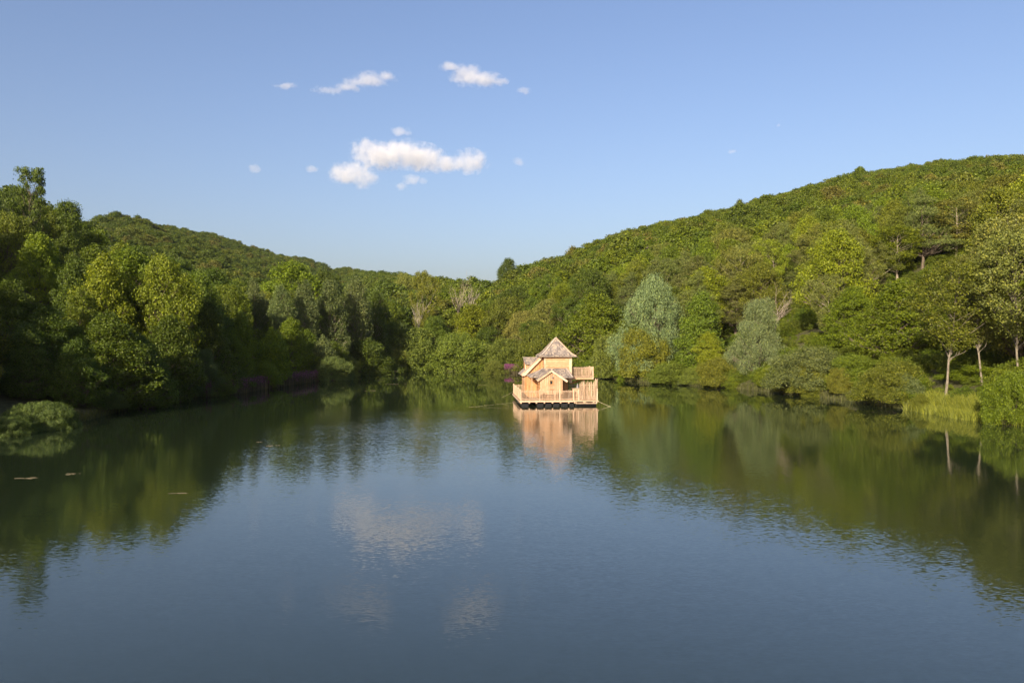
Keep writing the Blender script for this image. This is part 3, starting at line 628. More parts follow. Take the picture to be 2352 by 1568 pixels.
# far hillside woods: points that carry whole trees
def wood(name, pts, protos, label):
    col = bpy.data.collections.new(name + '_kinds')
    for pr in protos:
        vs_ = []; me = bpy.data.meshes.new('far_tree')
        bm = bmesh.new(); bm.from_mesh(pr['trunk']); nf = len(bm.faces); bm.from_mesh(pr['crown']); bm.faces.ensure_lookup_table()
        for k_, f_ in enumerate(bm.faces): f_.material_index = 0 if k_ < nf else 1
        bm.to_mesh(me); bm.free(); me.materials.append(pr['trunk'].materials[0]); me.materials.append(pr['crown'].materials[0])
        col.objects.link(bpy.data.objects.new('far_tree', me)); bpy.data.meshes.remove(pr['trunk']); bpy.data.meshes.remove(pr['crown'])
    P_ = np.array(pts); me = bpy.data.meshes.new(name); me.vertices.add(len(P_)); me.vertices.foreach_set('co', np.stack([P_[:,0], P_[:,1], P_[:,3] - 0.2], -1).astype(np.float32).ravel())
    at_ = me.attributes.new('tree_scale', 'FLOAT', 'POINT'); at_.data.foreach_set('value', (P_[:,2]/12.5).astype(np.float32))
    me.update()
    o = put(name, me); tag(o, label, 'wood', kind='stuff')
    ng = bpy.data.node_groups.new(name + '_nodes', 'GeometryNodeTree')
    ng.interface.new_socket('Geometry', in_out='INPUT', socket_type='NodeSocketGeometry'); ng.interface.new_socket('Geometry', in_out='OUTPUT', socket_type='NodeSocketGeometry')
    N = ng.nodes; L = ng.links
    gi = N.new('NodeGroupInput'); go = N.new('NodeGroupOutput'); ip = N.new('GeometryNodeInstanceOnPoints'); ci = N.new('GeometryNodeCollectionInfo')
    ci.inputs['Collection'].default_value = col; ci.inputs['Separate Children'].default_value = True; ci.inputs['Reset Children'].default_value = True
    ip.inputs['Pick Instance'].default_value = True
    rv = N.new('FunctionNodeRandomValue'); rv.data_type = 'FLOAT_VECTOR'; rv.inputs[0].default_value = (0, 0, 0); rv.inputs[1].default_value = (0.06, 0.06, 6.283)
    na = N.new('GeometryNodeInputNamedAttribute'); na.data_type = 'FLOAT'; na.inputs['Name'].default_value = 'tree_scale'
    ri = N.new('FunctionNodeRandomValue'); ri.data_type = 'INT'; ri.inputs[4].default_value = 0; ri.inputs[5].default_value = len(protos) - 1; ri.inputs['Seed'].default_value = 5
    L.new(gi.outputs[0], ip.inputs['Points']); L.new(ci.outputs[0], ip.inputs['Instance']); L.new(rv.outputs[0], ip.inputs['Rotation']); rs_ = N.new('FunctionNodeRandomValue'); rs_.data_type = 'FLOAT_VECTOR'; rs_.inputs[0].default_value = (1.0, 1.0, 0.9); rs_.inputs[1].default_value = (1.45, 1.45, 1.05); rs_.inputs['Seed'].default_value = 9
    vm_ = N.new('ShaderNodeVectorMath'); vm_.operation = 'SCALE'; L.new(rs_.outputs[0], vm_.inputs[0]); L.new(na.outputs[0], vm_.inputs['Scale']); L.new(vm_.outputs[0], ip.inputs['Scale'])
    L.new(ri.outputs[2], ip.inputs['Instance Index']); L.new(ip.outputs[0], go.inputs[0])
    md = o.modifiers.new('wood', 'NODES'); md.node_group = ng
    return o
wood('hillside_wood', mass_r, FARP['right'], 'sunlit mixed wood covering the hill right of the lake')
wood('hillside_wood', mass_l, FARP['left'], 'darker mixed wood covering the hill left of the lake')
up_ = []
for _ in range(3800):
    th_ = rng.uniform(-36, 36); rs = float(shore_r(th_)); r_ = rs + 3.0 + (115 if th_ > 8 else 60)*rng.uniform()**1.2
    if th_ < -26: continue
    up_.append((r_*math.sin(math.radians(th_)), r_*math.cos(math.radians(th_)), float((0.8 + 2.2*rng.uniform()**2.0)*(0.5 if 27 < th_ < 32 and r_ - rs < 14 else 1.0)), float(ground_polar(np.array(th_), np.array(r_)))))
wood('undergrowth', up_, UNDER, 'leafy undergrowth filling the ground beneath the trees')

# ------------------------------------------------------------------ the floating cabin
ZD = 0.60                          # deck above the water
cab = empty('floating_cabin', (0.90, 84.5, 0), math.radians(3.6)); cab.scale = (1.022,)*3; bpy.context.view_layer.update()
tag(cab, 'two storey timber cabin with shingled tower roof on a fenced floating deck', 'cabin')
crn = random.Random(3)
def part(name, mb, m, parent=cab): return mb.build(name, m, parent)
def bxp(name, x0, x1, y0, y1, z0, z1, m, parent=cab):
    mb = MB(); mb.box(x0, x1, y0, y1, z0 + ZD, z1 + ZD); return mb.build(name, m, parent)
W_, D_ = 8.05, 11.5
# floats, joists, deck
flt = [(0.15, 0.85), (1.72, 2.4), (2.6, 3.25), (3.42, 4.08), (4.25, 4.95), (5.1, 5.6), (5.72, 7.95)]
for x0, x1 in flt:
    for yy in (0.12, 4.1, 8.0):
        mb = MB(); ln = 3.3
        pr_ = [(x0, yy, -0.22), (x1, yy, -0.22), (x1, yy, 0.20), (x1 - 0.015, yy, 0.22), (x0 + 0.015, yy, 0.22), (x0, yy, 0.20)]
        mb.prism(pr_, (0, ln, 0))
        for k in range(1, 6): mb.box(x0 - 0.025, x1 + 0.025, yy + k*0.55 - 0.04, yy + k*0.55 + 0.04, -0.18, 0.19)
        mb.build('float_block', M_FLOAT, cab)
for x0 in (0.0, 0.86, 1.60, 2.43, 3.28, 4.12, 4.98, 5.62, 6.6, 7.6, 7.93): bxp('joist', x0, x0 + 0.13, -0.02, D_, -0.34, -0.145, M_TRIM)
bxp('edge_beam', -0.02, 5.7, -0.09, 0.0, -0.20, -0.055, M_TRIM); bxp('edge_beam', 5.7, W_ + 0.03, -0.075, 0.0, -0.17, -0.055, M_TRIM)
bxp('edge_beam', -0.09, -0.021, -0.05, D_, -0.22, -0.055, M_TRIM); bxp('edge_beam', W_ + 0.031, W_ + 0.10, -0.05, D_, -0.22, -0.055, M_TRIM)
stp = bxp('boarding_step', 5.75, 7.95, -0.34, -0.10, -0.36, -0.30, M_TRIM)
for x0 in (5.76, 6.75, 7.86): bxp('bracket', x0, x0 + 0.08, -0.33, -0.10, -0.295, -0.20, M_TRIM, stp)
deck = bxp('deck', -0.02, W_ + 0.02, 0.004, D_, -0.14, -0.05, M_DECK)
bd = MB(); bd.box(-0.06, W_ + 0.06, 0, 0.20, 0, 0.045); bdm = bd.mesh('deck_board'); bdm.materials.append(M_DECK)
k = 0
while -0.08 + 0.212*k < D_ - 0.1:
    o = put('board', bdm, deck); o.location = (0, -0.08 + 0.212*k, ZD - 0.048 + crn.uniform(-.002, .002)); k += 1

# --- walls: vertical planks with battens, wavy horizontal boards
def vplank_mesh(wd, z0, z1a, z1b, th=0.03):
    mb = MB(); a, b = 0.0, wd
    mb.prism([(a, 0, z0), (b, 0, z0), (b, 0, z1b), (a, 0, z1a)], (0, th, 0)); return mb.mesh('plank')
def vwall(parent, x0, x1, y, ztop, z0=0.0, pitch=0.2, m=M_WV, skip=None):
    nn = max(1, round((x1 - x0)/pitch)); pw = (x1 - x0)/nn
    for i in range(nn):
        xa = x0 + i*pw; xb = xa + pw
        segs = [(z0, None)]
        if skip and xa + pw*0.5 > skip[0] and xa + pw*0.5 < skip[1]: segs = [(z0, skip[2]), (skip[3], None)]
        for za, zb in segs:
            t0 = ztop(xa + .012) if zb is None else zb; t1 = ztop(xb - .012) if zb is None else zb
            me = vplank_mesh(pw - 0.024, za + ZD, t0 + ZD, t1 + ZD); me.materials.append(m)
            o = put('plank', me, parent); o.location = (xa + 0.012, y - 0.03 + crn.choice([0, -0.012, 0.006]) , 0)
def hboard(parent, x0, x1, y, z0, z1, m=M_WH, tilt=0.085, axis='x', wav=0.035):
    mb = MB(); nseg = 9; lo = []; hi = []
    ph = crn.uniform(0, 6); 
    for i in range(nseg + 1):
        f = i/nseg; q = x0 + (x1 - x0)*f; dz = wav*(math.sin(f*5 + ph) * 0.6 + crn.uniform(-.4, .4))
        lo.append((q, z0 + dz)); hi.append((q, z1))
    def P3(q, d, z): return (q, y - d, z + ZD) if axis == 'x' else (y - d, q, z + ZD)
    vs = []; 
    for (q, z) in lo: vs += [P3(q, tilt + 0.012, z), P3(q, 0.004, z)]
    for (q, z) in hi: vs += [P3(q, 0.022, z), P3(q, 0.002, z)]
    n2 = 2*(nseg + 1); fs = []
    for i in range(nseg):
        a, b = 2*i, 2*i + 2
        fs += [(a, b, n2 + b, n2 + a), (a + 1, n2 + a + 1, n2 + b + 1, b + 1), (a, a + 1, b + 1, b), (n2 + a, n2 + b, n2 + b + 1, n2 + a + 1)]
    fs += [(0, n2, n2 + 1, 1), (2*nseg, 2*nseg + 1, n2 + 2*nseg + 1, n2 + 2*nseg)]
    mb.add(vs, fs); return mb.build('plank', m, parent)
def core(name, x0, x1, y0, y1, z0, z1, m=M_WO): return bxp(name, x0, x1, y0, y1, z0, z1, m)

# tower
TX0, TX1, TY0, TY1, TZ = 2.86, 5.85, 3.6, 6.7, 4.42
tw = core('tower_wall', TX0 + .03, TX1 - .03, TY0 + .03, TY1 - .03, 1.9, TZ)
z = 1.95
while z < TZ - 0.05:
    h_ = crn.uniform(0.24, 0.31); z1 = min(z + h_, TZ)
    hboard(tw, TX0 + 0.15, TX1 - 0.26, TY0 + .03, z, z1 + 0.03); z += h_
z = 1.95
while z < TZ - 0.05:
    h_ = crn.uniform(0.24, 0.31); hboard(tw, TY0 + 0.17, TY1 - 0.12, TX0 + .03, z, min(z + h_, TZ) + 0.03, M_WH, axis='y'); z += h_
for (x0, x1, y0, y1) in ((TX0 - 0.02, TX0 + 0.16, TY0 - .035, TY0 + .16), (TX1 - 0.28, TX1 + 0.02, TY0 - .04, TY0 + .2), (TX0 - 0.02, TX0 + 0.14, TY1 - .14, TY1 + .02), (TX1 - 0.16, TX1 + 0.02, TY1 - .16, TY1 + .02)):
    bxp('corner_board', x0, x1, y0, y1, 1.6, TZ + 0.02, M_TRIM, tw)
bxp('lintel', TX0 - 0.05, TX1 + 0.05, TY0 - 0.06, TY0 + 0.02, TZ - 0.01, TZ + 0.12, M_WH, tw)
bxp('lintel', TX0 - 0.06, TX0 + 0.02, TY0 + 0.02, TY1 + 0.05, TZ - 0.01, TZ + 0.12, M_WH, tw)

# roofs made of shingle courses
def shingle_face(mb, TL, TR, BR, BL, courses, sw=0.17, off=0.03):
    TL, TR, BR, BL = map(Vector, (TL, TR, BR, BL))
    nrm = ((TR - TL) if (TR - TL).length > 1e-3 else (BR - BL)).cross(BL - TL).normalized()
    if nrm.z < 0: nrm = -nrm
    for c_ in range(courses):
        f0, f1 = c_/courses, (c_ + 1.18)/courses
        A0, B0 = TL.lerp(BL, f0), TR.lerp(BR, f0); A1, B1 = TL.lerp(BL, f1), TR.lerp(BR, f1)
        wd = (B1 - A1).length; nn = max(1, int(wd/sw)); e = 0.0
        cuts = [0.0] + sorted(min(max((i + crn.uniform(-.28, .28))/nn, 0.01), 0.99) for i in range(1, nn)) + [1.0]
        for i in range(nn):
            a, b = cuts[i], cuts[i+1]; g_ = 0.006/max(wd, .1)
            jl = crn.uniform(-0.02, 0.02); up = off + crn.uniform(0, 0.012)
            down = (A1 - A0).normalized()
            p0, p1 = A0.lerp(B0, a + g_), A0.lerp(B0, b - g_); p2, p3 = A1.lerp(B1, b - g_) + down*jl, A1.lerp(B1, a + g_) + down*jl
            lo = nrm*0.006; hi_t = nrm*(0.012); hi_b = nrm*up
            mb.add([p0 + hi_t, p1 + hi_t, p2 + hi_b, p3 + hi_b, p0 + lo, p1 + lo, p2 + lo + nrm*0.004, p3 + lo + nrm*0.004],
                   [(0, 1, 2, 3), (3, 2, 6, 7), (0, 3, 7, 4), (1, 5, 6, 2), (4, 7, 6, 5), (0, 4, 5, 1)])
def roofpart(name, faces, thick=0.06):
    """faces: list of (TL, TR, BR, BL, courses). Core slab plus one part holding the shingle courses."""
    mb = MB(); sh = MB()
    for (TL, TR, BR, BL, cs) in faces:
        pts = [Vector(p) + Vector((0, 0, ZD)) for p in (TL, TR, BR, BL)]
        poly = [pts[0], pts[1], pts[2], pts[3]] if (pts[0] - pts[1]).length > 1e-3 else [pts[0], pts[2], pts[3]]
        mb.prism(poly, (0, 0, -thick)); shingle_face(sh, *pts, cs)
    r = mb.build(name, M_CAP, cab); s_ = sh.build('shingles', M_SHIN, r); s_['kind'] = 'stuff'
    return r
cx_, cy_ = 4.30, 5.12
prof = [(0.03, 6.46), (1.32, 4.98), (1.62, 4.70), (2.0, 4.50)]
fc = []
for q in range(4):
    def pt(r_, s_, z_, q=q):
        v = [(-r_*s_, -r_), (r_, -r_*s_), (r_*s_, r_), (-r_, r_*s_)][q]; return (cx_ + v[0], cy_ + v[1], z_)
    for i, cs in ((0, 9), (1, 2), (2, 2)):
        (ra, za), (rb, zb) = prof[i], prof[i+1]
        fc.append((pt(ra, 1, za), pt(ra, -1, za), pt(rb, -1, zb), pt(rb, 1, zb), cs))
rf = roofpart('tower_roof', fc)
for sx_, sy_ in ((-1, -1), (1, -1), (1, 1), (-1, 1)):
    mb = MB()
    for i in range(3):
        (ra, za), (rb, zb) = prof[i], prof[i+1]
        mb.beam((cx_ + sx_*ra, cy_ + sy_*ra, za + ZD + .05), (cx_ + sx_*rb, cy_ + sy_*rb, zb + ZD + .05), 0.19, 0.05)
    mb.build('hip_cap', M_CAP if sx_ < 0 else M_TRIM, rf)
mb = MB(); mb.beam((cx_ - 0.16, cy_, 6.44 + ZD), (cx_ + 0.08, cy_, 6.58 + ZD), 0.26, 0.06); mb.build('finial_board', M_CAP, rf)

# front annex with its gable
AX0, AX1, AY0 = 2.16, 4.54, 1.0; AR = 3.34; AZ = 3.02; AE = 2.05
an = core('annex_wall', AX0 + .03, AX1 - .03, AY0 + .03, 5.0, 0.0, 2.02)
sl = (AZ - AE)/(AR - 1.83)
ztop_a = lambda x: AZ - 0.16 - abs(x - AR)*sl
WX0, WX1, WZ0, WZ1 = 3.13, 3.55, 1.52, 2.04
vwall(an, AX0, AX1, AY0 + .03, ztop_a, 0.0, 0.215, M_WV, (WX0 + .05, WX1 - .05, WZ0, WZ1))
mb = MB(); mb.prism([(AX0 + .05, AY0 + .035, 2.0 + ZD), (AX1 - .05, AY0 + .035, 2.0 + ZD), (AR, AY0 + .035, AZ - 0.2 + ZD)], (0, 3.0, 0)); mb.build('gable_core', M_WO, an)
z = 0.02
while z < 1.95:
    h_ = crn.uniform(0.16, 0.2); hboard(an, AY0 + .02, 4.98, AX0 + .03, z, min(z + h_, 2.0) + .02, M_WO, axis='y', wav=0.015); z += h_
win = bxp('window', WX0 + .05, WX1 - .05, AY0 - .002, AY0 + .06, WZ0, WZ1, M_GLASS)
for (a, b, c_, d_) in ((WX0 - .01, WX0 + .06, WZ0, WZ1), (WX1 - .09, WX1 + .01, WZ0, WZ1), (WX0 + .062, WX1 - .092, WZ0, WZ0 + .09), (WX0 + .062, WX1 - .092, WZ1 - .06, WZ1)):
    bxp('frame', a, b, AY0 - .055, AY0 + .02, c_, d_, M_WO, win)
bxp('shelf', 3.12, 3.56, AY0 - .12, AY0 - .02, 1.06, 1.10, M_WO)
lm = MB(); lm.beam((3.43, AY0 - .02, 2.42 + ZD), (3.43, AY0 - .2, 2.42 + ZD), .05, .05); lm.prism([(3.36, AY0 - .27, 2.28 + ZD), (3.50, AY0 - .27, 2.28 + ZD), (3.46, AY0 - .22, 2.41 + ZD), (3.40, AY0 - .22, 2.41 + ZD)], (0, .1, 0)); lm.build('wall_lamp', M_GRILL, cab)
ar = roofpart('annex_roof', [((AR, .82, AZ + .06), (AR, 3.58, AZ + .06), (1.80, 3.58, AE + .02), (1.80, .82, AE + .02), 8), ((AR, 3.58, AZ + .06), (AR, .82, AZ + .06), (5.04, .82, AE - .06), (5.04, 3.58, AE - .06), 8)])
for xe, ze in ((1.78, AE - .05), (5.06, AE - .13)):
    mb = MB(); d_ = 0.17; mb.prism([(AR, .78, AZ + .07 + ZD), (xe, .78, ze + .05 + ZD), (xe + (0.10 if xe < 3 else -0.10), .78, ze - .13 + ZD), (AR, .78, AZ - .13 + ZD)], (0, .035, 0)); mb.build('bargeboard', M_TRIM, ar)
mb = MB(); mb.beam((AR - .03, .76, AZ + .12 + ZD), (AR - .03, 3.58, AZ + .12 + ZD), .24, .035); mb.build('ridge_cap', M_CAP, ar)

# hipped lean-to against the tower
lt = roofpart('lean_to_roof', [((2.72, 3.56, 3.18), (5.25, 3.56, 3.18), (5.72, 1.9, 2.26), (1.22, 1.9, 2.30), 8),
                               ((2.70, 3.60, 3.17), (2.70, 3.58, 3.17), (1.20, 1.92, 2.29), (1.02, 4.95, 2.40), 8),
                               ((5.27, 3.58, 3.17), (5.27, 3.60, 3.17), (5.74, 5.2, 2.3), (5.74, 1.92, 2.25), 7)], 0.05)
mb = MB(); mb.beam((2.71, 3.56, 3.22 + ZD), (1.21, 1.9, 2.34 + ZD), .14, .035); mb.build('hip_cap', M_CAP, lt)
mb = MB(); mb.beam((5.26, 3.56, 3.22 + ZD), (5.73, 1.9, 2.30 + ZD), .14, .035); mb.build('hip_cap', M_CAP, lt)
bxp('eave_board', 1.24, 1.30, 2.0, 4.9, 2.14, 2.235, M_WO, lt)
for px_ in (1.32, ): bxp('porch_post', px_, px_ + .1, 2.0, 2.1, 0, 2.2, M_WV)

# left wing with its long sloping roof
WGX0, WGY = 0.85, 5.0
wg = core('wing_wall', WGX0 + .03, TX0 - .02, WGY + .03, 8.8, 0.0, 2.3)
wsl = (4.40 - 2.45)/(2.60 - 0.50)
ztop_w = lambda x: min(2.34 + (x - 0.5)*wsl, 4.3)
mb = MB(); mb.prism([(WGX0 + .05, WGY + .035, 2.28 + ZD), (TX0 - .01, WGY + .035, 2.28 + ZD), (TX0 - .01, WGY + .035, 4.25 + ZD), (2.55, WGY + .035, 4.2 + ZD), (WGX0 + .05, WGY + .035, ztop_w(WGX0) - .05 + ZD)], (0, 3.7, 0)); mb.build('gable_core', M_WO, wg)
vwall(wg, WGX0, TX0 - .03, WGY + .03, ztop_w, 0.0, 0.19, M_WO)
z = 0.02
while z < 2.3:
    h_ = crn.uniform(0.22, 0.28); hboard(wg, WGY + .02, 8.78, WGX0 + .03, z, min(z + h_, 2.32) + .02, M_WH, axis='y', wav=0.02); z += h_
wr = roofpart('wing_roof', [((2.62, 4.75, 4.50), (2.62, 9.0, 4.50), (0.42, 9.0, 2.45), (0.42, 4.75, 2.45), 12)])
mb = MB(); mb.prism([(2.70, 4.70, 4.50 + ZD), (0.40, 4.70, 2.46 + ZD), (0.52, 4.70, 2.30 + ZD), (0.86, 4.70, 2.33 + ZD), (2.72, 4.70, 4.22 + ZD)], (0, .04, 0)); mb.build('bargeboard', M_TRIM, wr)
mb = MB(); mb.beam((2.62, 4.68, 4.53 + ZD), (0.36, 4.68, 2.46 + ZD), .12, .04); mb.build('verge_cap', M_TRIM, wr)
bxp('eave_board', .45, .49, 4.8, 9.0, 2.36, 2.44, M_TRIM, wr)
# dormer on the wing roof
dm = bxp('dormer', 0.98, 2.3, 6.05, 8.2, 2.9, 3.62, M_WO)
vwall(dm, 0.98, 1.9, 6.03, lambda x: 3.60, 2.8, 0.15, M_WO)
bxp('corner_board', 0.95, 1.06, 5.98, 6.1, 2.7, 3.6, M_TRIM, dm); bxp('head_board', 1.07, 1.9, 5.97, 6.0, 3.46, 3.58, M_WO, dm)
roofpart('dormer_roof', [((0.84, 6.95, 4.28), (2.45, 6.95, 4.28), (2.45, 5.72, 3.60), (0.94, 5.72, 3.60), 6), ((2.45, 6.97, 4.28), (0.84, 6.97, 4.28), (0.94, 8.3, 3.60), (2.45, 8.3, 3.60), 6)])
bxp('dormer_ridge', 0.74, 2.4, 6.86, 7.06, 4.30, 4.345, M_CAP)
mb = MB(); mb.prism([(0.985, 6.05, 3.55 + ZD), (0.985, 8.2, 3.55 + ZD), (0.985, 6.96, 4.2 + ZD)], (1.2, 0, 0)); mb.build('dormer_gable', M_WO, cab)

# ground floor under the tower and the terrace door side
gf = core('ground_floor_wall', 2.9, 5.45, 3.64, 6.66, 0.0, 2.3)
vwall(gf, 4.56, 5.45, 3.66, lambda x: 2.3, 0.0, 0.19, M_WO)
bxp('terrace_door', 5.452, 5.48, 4.4, 5.5, 0.02, 1.98, M_GLASS); 

# balcony on the right
BX0, BX1, BY0, BY1, BZ = 5.89, 8.29, 4.0, 6.4, 2.16
bal = bxp('balcony', BX0, BX1, BY0, BY1, BZ - .06, BZ, M_DECK)
for yy in (BY0 - .03, 5.1, BY1 - .12): bxp('joist', BX0, BX1 - .02, yy, yy + .1, BZ - .20, BZ - .062, M_WH, bal)
pk = []
for v_ in range(5):
    mb = MB(); rr_ = crn.uniform(.021, .030); pts = [(crn.uniform(-.008, .008), crn.uniform(-.006, .006), z_) for z_ in (0, .33, .66, .95)] + [(0, 0, 1.0)]
    mb.tube(pts, [rr_*crn.uniform(.9, 1.1) for _ in range(4)] + [rr_*.35], 5); me = mb.mesh('picket'); me.materials.append(M_PICK); pk.append(me)
def pickets(parent, p, q, z0, h0, h1, step, rs=1.0, lean=.02):
    p = Vector(p); q = Vector(q); nn = int((q - p).length/step)
    for i in range(nn):
        o = put('picket', crn.choice(pk), parent); v = p.lerp(q, (i + .5)/nn)
        o.location = (v.x + crn.uniform(-.012, .012), v.y, z0 + ZD); h = crn.uniform(h0, h1); r_ = rs*crn.uniform(.8, 1.25)
        o.scale = (r_, r_, h); o.rotation_euler = (crn.uniform(-.01, .01), crn.uniform(-lean, lean), crn.uniform(0, 6))
def rail(parent, p, q, z_, wd=.05, ht=.05, m=M_TRIM):
    mb = MB(); mb.beam((p[0], p[1], z_ + ZD), (q[0], q[1], z_ + ZD), wd, ht); return mb.build('rail', m, parent)
for (p, q) in (((BX0 + .03, BY0), (BX1 - .1, BY0)), ((BX1 - .04, BY0 + .1), (BX1 - .04, BY1)), ((BX0 + .03, BY1 - .04), (BX1 - .1, BY1 - .04))):
    pickets(bal, (*p, 0), (*q, 0), BZ - .12, 1.24, 1.30, .098); rail(bal, (p[0], p[1] + .05), (q[0], q[1] + .05), BZ + 1.02); rail(bal, (p[0], p[1] + .05), (q[0], q[1] + .05), BZ + .12)
for (x0, y0) in ((BX1 - .09, BY0 - .05), (BX1 - .09, BY1 - .06)): bxp('post', x0, x0 + .1, y0, y0 + .1, BZ - .18, BZ + 1.19, M_TRIM, bal)
for x0 in (7.2, 7.9): 
    mb = MB(); mb.beam((5.86, 5.6, 1.35 + ZD), (x0, 5.6, BZ - .2 + ZD), .09, .09); mb.build('brace', M_WO, bal)
bxp('post', 7.45, 7.57, 5.5, 5.62, 0.0, BZ - .2, M_WO, bal)

# railing round the deck
rl = bxp('railing', -0.02, W_ + .02, -0.015, 0.035, 0.09, 0.135, M_TRIM)
posts = [(0.0, 0), (1.98, 0), (3.58, 0), (4.08, 0), (5.53, 0), (6.06, 0), (7.98, 0), (0, 3.8), (0, 7.6), (0, D_ - .1), (2.6, D_ - .1), (5.3, D_ - .1), (7.98, D_ - .1), (7.98, 3.8), (7.98, 7.6)]
for (x0, y0) in posts: bxp('post', x0 - .01, x0 + (.10 if x0 < .1 or x0 > 7 else .075), y0 - .05, y0 + .06, -.16, 1.12 + (.06 if x0 > 7 else 0), M_TRIM, rl)
pickets(rl, (0.12, -.035, 0), (6.05, -.035, 0), .02, .98, 1.06, .122)
rail(rl, (.1, .02), (6.1, .02), .90)
pickets(rl, (0.02, 0.1, 0), (0.02, D_ - .1, 0), .02, 1.0, 1.08, .098, 1.1); rail(rl, (.06, .1), (.06, D_ - .1), .90); rail(rl, (.06, .1), (.06, D_ - .1), .14)
pickets(rl, (0.1, D_ - .06, 0), (7.95, D_ - .06, 0), .02, 1.0, 1.06, .122); rail(rl, (.1, D_ - .1), (7.95, D_ - .1), .90); rail(rl, (.1, D_ - .1), (7.95, D_ - .1), .14)
pickets(rl, (8.03, 0.1, 0), (8.03, 1.6, 0), .02, 1.0, 1.06, .122); pickets(rl, (8.03, 6.2, 0), (8.03, D_ - .1, 0), .02, 1.0, 1.06, .122); rail(rl, (7.99, .1), (7.99, D_ - .1), .90)
mb = MB(); mb.beam((1.0, .5, .05 + ZD), (.75, .1, 1.0 + ZD), .05, .05)
# tall paling screen
scn = bxp('picket_screen', 6.14, 8.04, 0.036, 0.075, 1.02, 1.07, M_TRIM)
pickets(scn, (6.16, -.03, 0), (8.05, -.03, 0), .03, 1.72, 2.02, .078, 1.15, .03); pickets(scn, (8.06, .02, 0), (8.06, 1.6, 0), .03, 1.95, 2.2, .10, 1.15, .02)
rail(scn, (6.16, .05), (8.04, .05), .35); rail(scn, (6.16, .05), (8.04, .05), 1.55)
# dark mesh gate behind the terrace
gt = empty('wire_gate', (0, 0, 0)); gt.parent = cab
mb = MB()
for x0 in (5.6, 6.1, 6.6, 7.1, 7.6): mb.box(x0, x0 + .04, 8.0, 8.04, ZD, ZD + 1.5)
mb.box(5.6, 7.64, 8.0, 8.04, ZD + 1.46, ZD + 1.5)
gt2 = mb.build('gate_frame', M_DARK, gt)
mb = MB()
for k in range(14): mb.box(5.66 + k*.14, 5.67 + k*.14, 8.01, 8.02, ZD + .05, ZD + 1.46)
for k in range(9): mb.box(5.64, 7.6, 8.021, 8.031, ZD + .1 + k*.16, ZD + .11 + k*.16)
mb.build('wire_mesh', M_DARK, gt)

# things that stand on the deck
def on_deck(name, x, y, label, cat):
    e = empty(name, cab.matrix_basis @ Vector((x, y, ZD)), math.radians(3.6)); e.scale = (1.022,)*3; return tag(e, label, cat)
cb = on_deck('deck_cabinet', 5.52, .40, 'tan wooden cabinet behind the front railing beside the tall paling screen', 'cabinet')
mb = MB(); mb.box(0, .68, 0, .55, 0.02, 1.14); body = mb.build('body', M_WV, cb)
mb = MB(); mb.box(-.03, .71, -.04, .59, 1.143, 1.19); mb.build('top', M_TRIM, cb)
for k in range(5): mb = MB(); mb.box(.015 + k*.132, .135 + k*.132, -.022, -.002, .3, 1.12); mb.build('door_plank', M_WV, cb)
mb = MB(); mb.box(.20, .48, -.03, -.004, .22, .29); mb.build('vent', M_DARK, cb)
pa = on_deck('patio_heater', 6.35, 2.6, 'slim grey cone standing behind the tan cabinet', 'heater')
mb = MB(); mb.tube([(0, 0, 0), (0, 0, .05), (0, 0, .08), (0, 0, 1.0)], [.22, .22, .03, .03], 10); mb.build('stand', M_GRILL, pa)
mb = MB(); mb.tube([(0, 0, 1.0), (0, 0, 1.1), (0, 0, 1.45), (0, 0, 1.6)], [.16, .17, .07, .02], 10); mb.build('hood', M_GRILL, pa)

# mooring ropes
def rope(p, q, label, sag=.12, r=.018):
    p = Vector(p); q = Vector(q); mb = MB(); pts = []
    for i in range(11): f = i/10; v = p.lerp(q, f); v.z -= sag*4*f*(1 - f); v.z = max(v.z, -0.03); pts.append(v)
    mb.tube(pts, [r]*11, 6); o = mb.build('mooring_rope', M_ROPE); return tag(o, label, 'rope', 'mooring ropes')
cw = lambda x, y, z: cab.matrix_basis @ Vector((x, y, z))
rope(cw(7.9, -.1, .6), (10.5, 83.8, -.03), 'pale mooring rope dropping to the water right of the cabin', .06, .011)
rope(cw(-.08, 1.0, .35), (-5.0, 83.0, -.03), 'thin mooring rope running low to the water left of the cabin', .02, .004)
rope(cw(-.08, 9.2, 1.0), (-1.2, 92.5, .35), 'short yellowish rope at the back left corner of the deck', .05, .007)
q_ = at(2205, 965, 70.5); rope((q_.x, q_.y, -.02), (44.5, 70.0, .62), 'thin rope from the water to the right bank below the grass', .04, .018)

# ------------------------------------------------------------------ green mound in the left corner
mound_p = [make_tree('mound', 2.6, 3.9, 0.0, 'dome', 300, 0.40, 0.9, 190, 0.10, 0.02, lump=0.4, limb=0.2, r0=0.05, jitter=0.6, inner=0.2) for _ in range(2)]
for (px, ytop, d, Rw, lab, i) in ((100, 926, 63, 2.9, 'rounded green bush mound rising from the water at the left edge', 0), (15, 957, 58.5, 2.1, 'lower green bush in front of the mound at the left edge', 1)):
    q = at(px, ytop, d); pr = mound_p[i]; e = empty('shrub', (q.x, d, -0.05)); e.scale = (Rw/pr['R'], Rw/pr['R']*.85, (q.z + .05)/pr['H'])
    tag(e, lab, 'shrub', 'shrubs along the shore'); put('trunk', pr['trunk'], e); c_ = put('crown', pr['crown'], e); c_.color = (0.085, 0.125, 0.026, 1)  # leaf colour darkened to stand in for shade on the mound

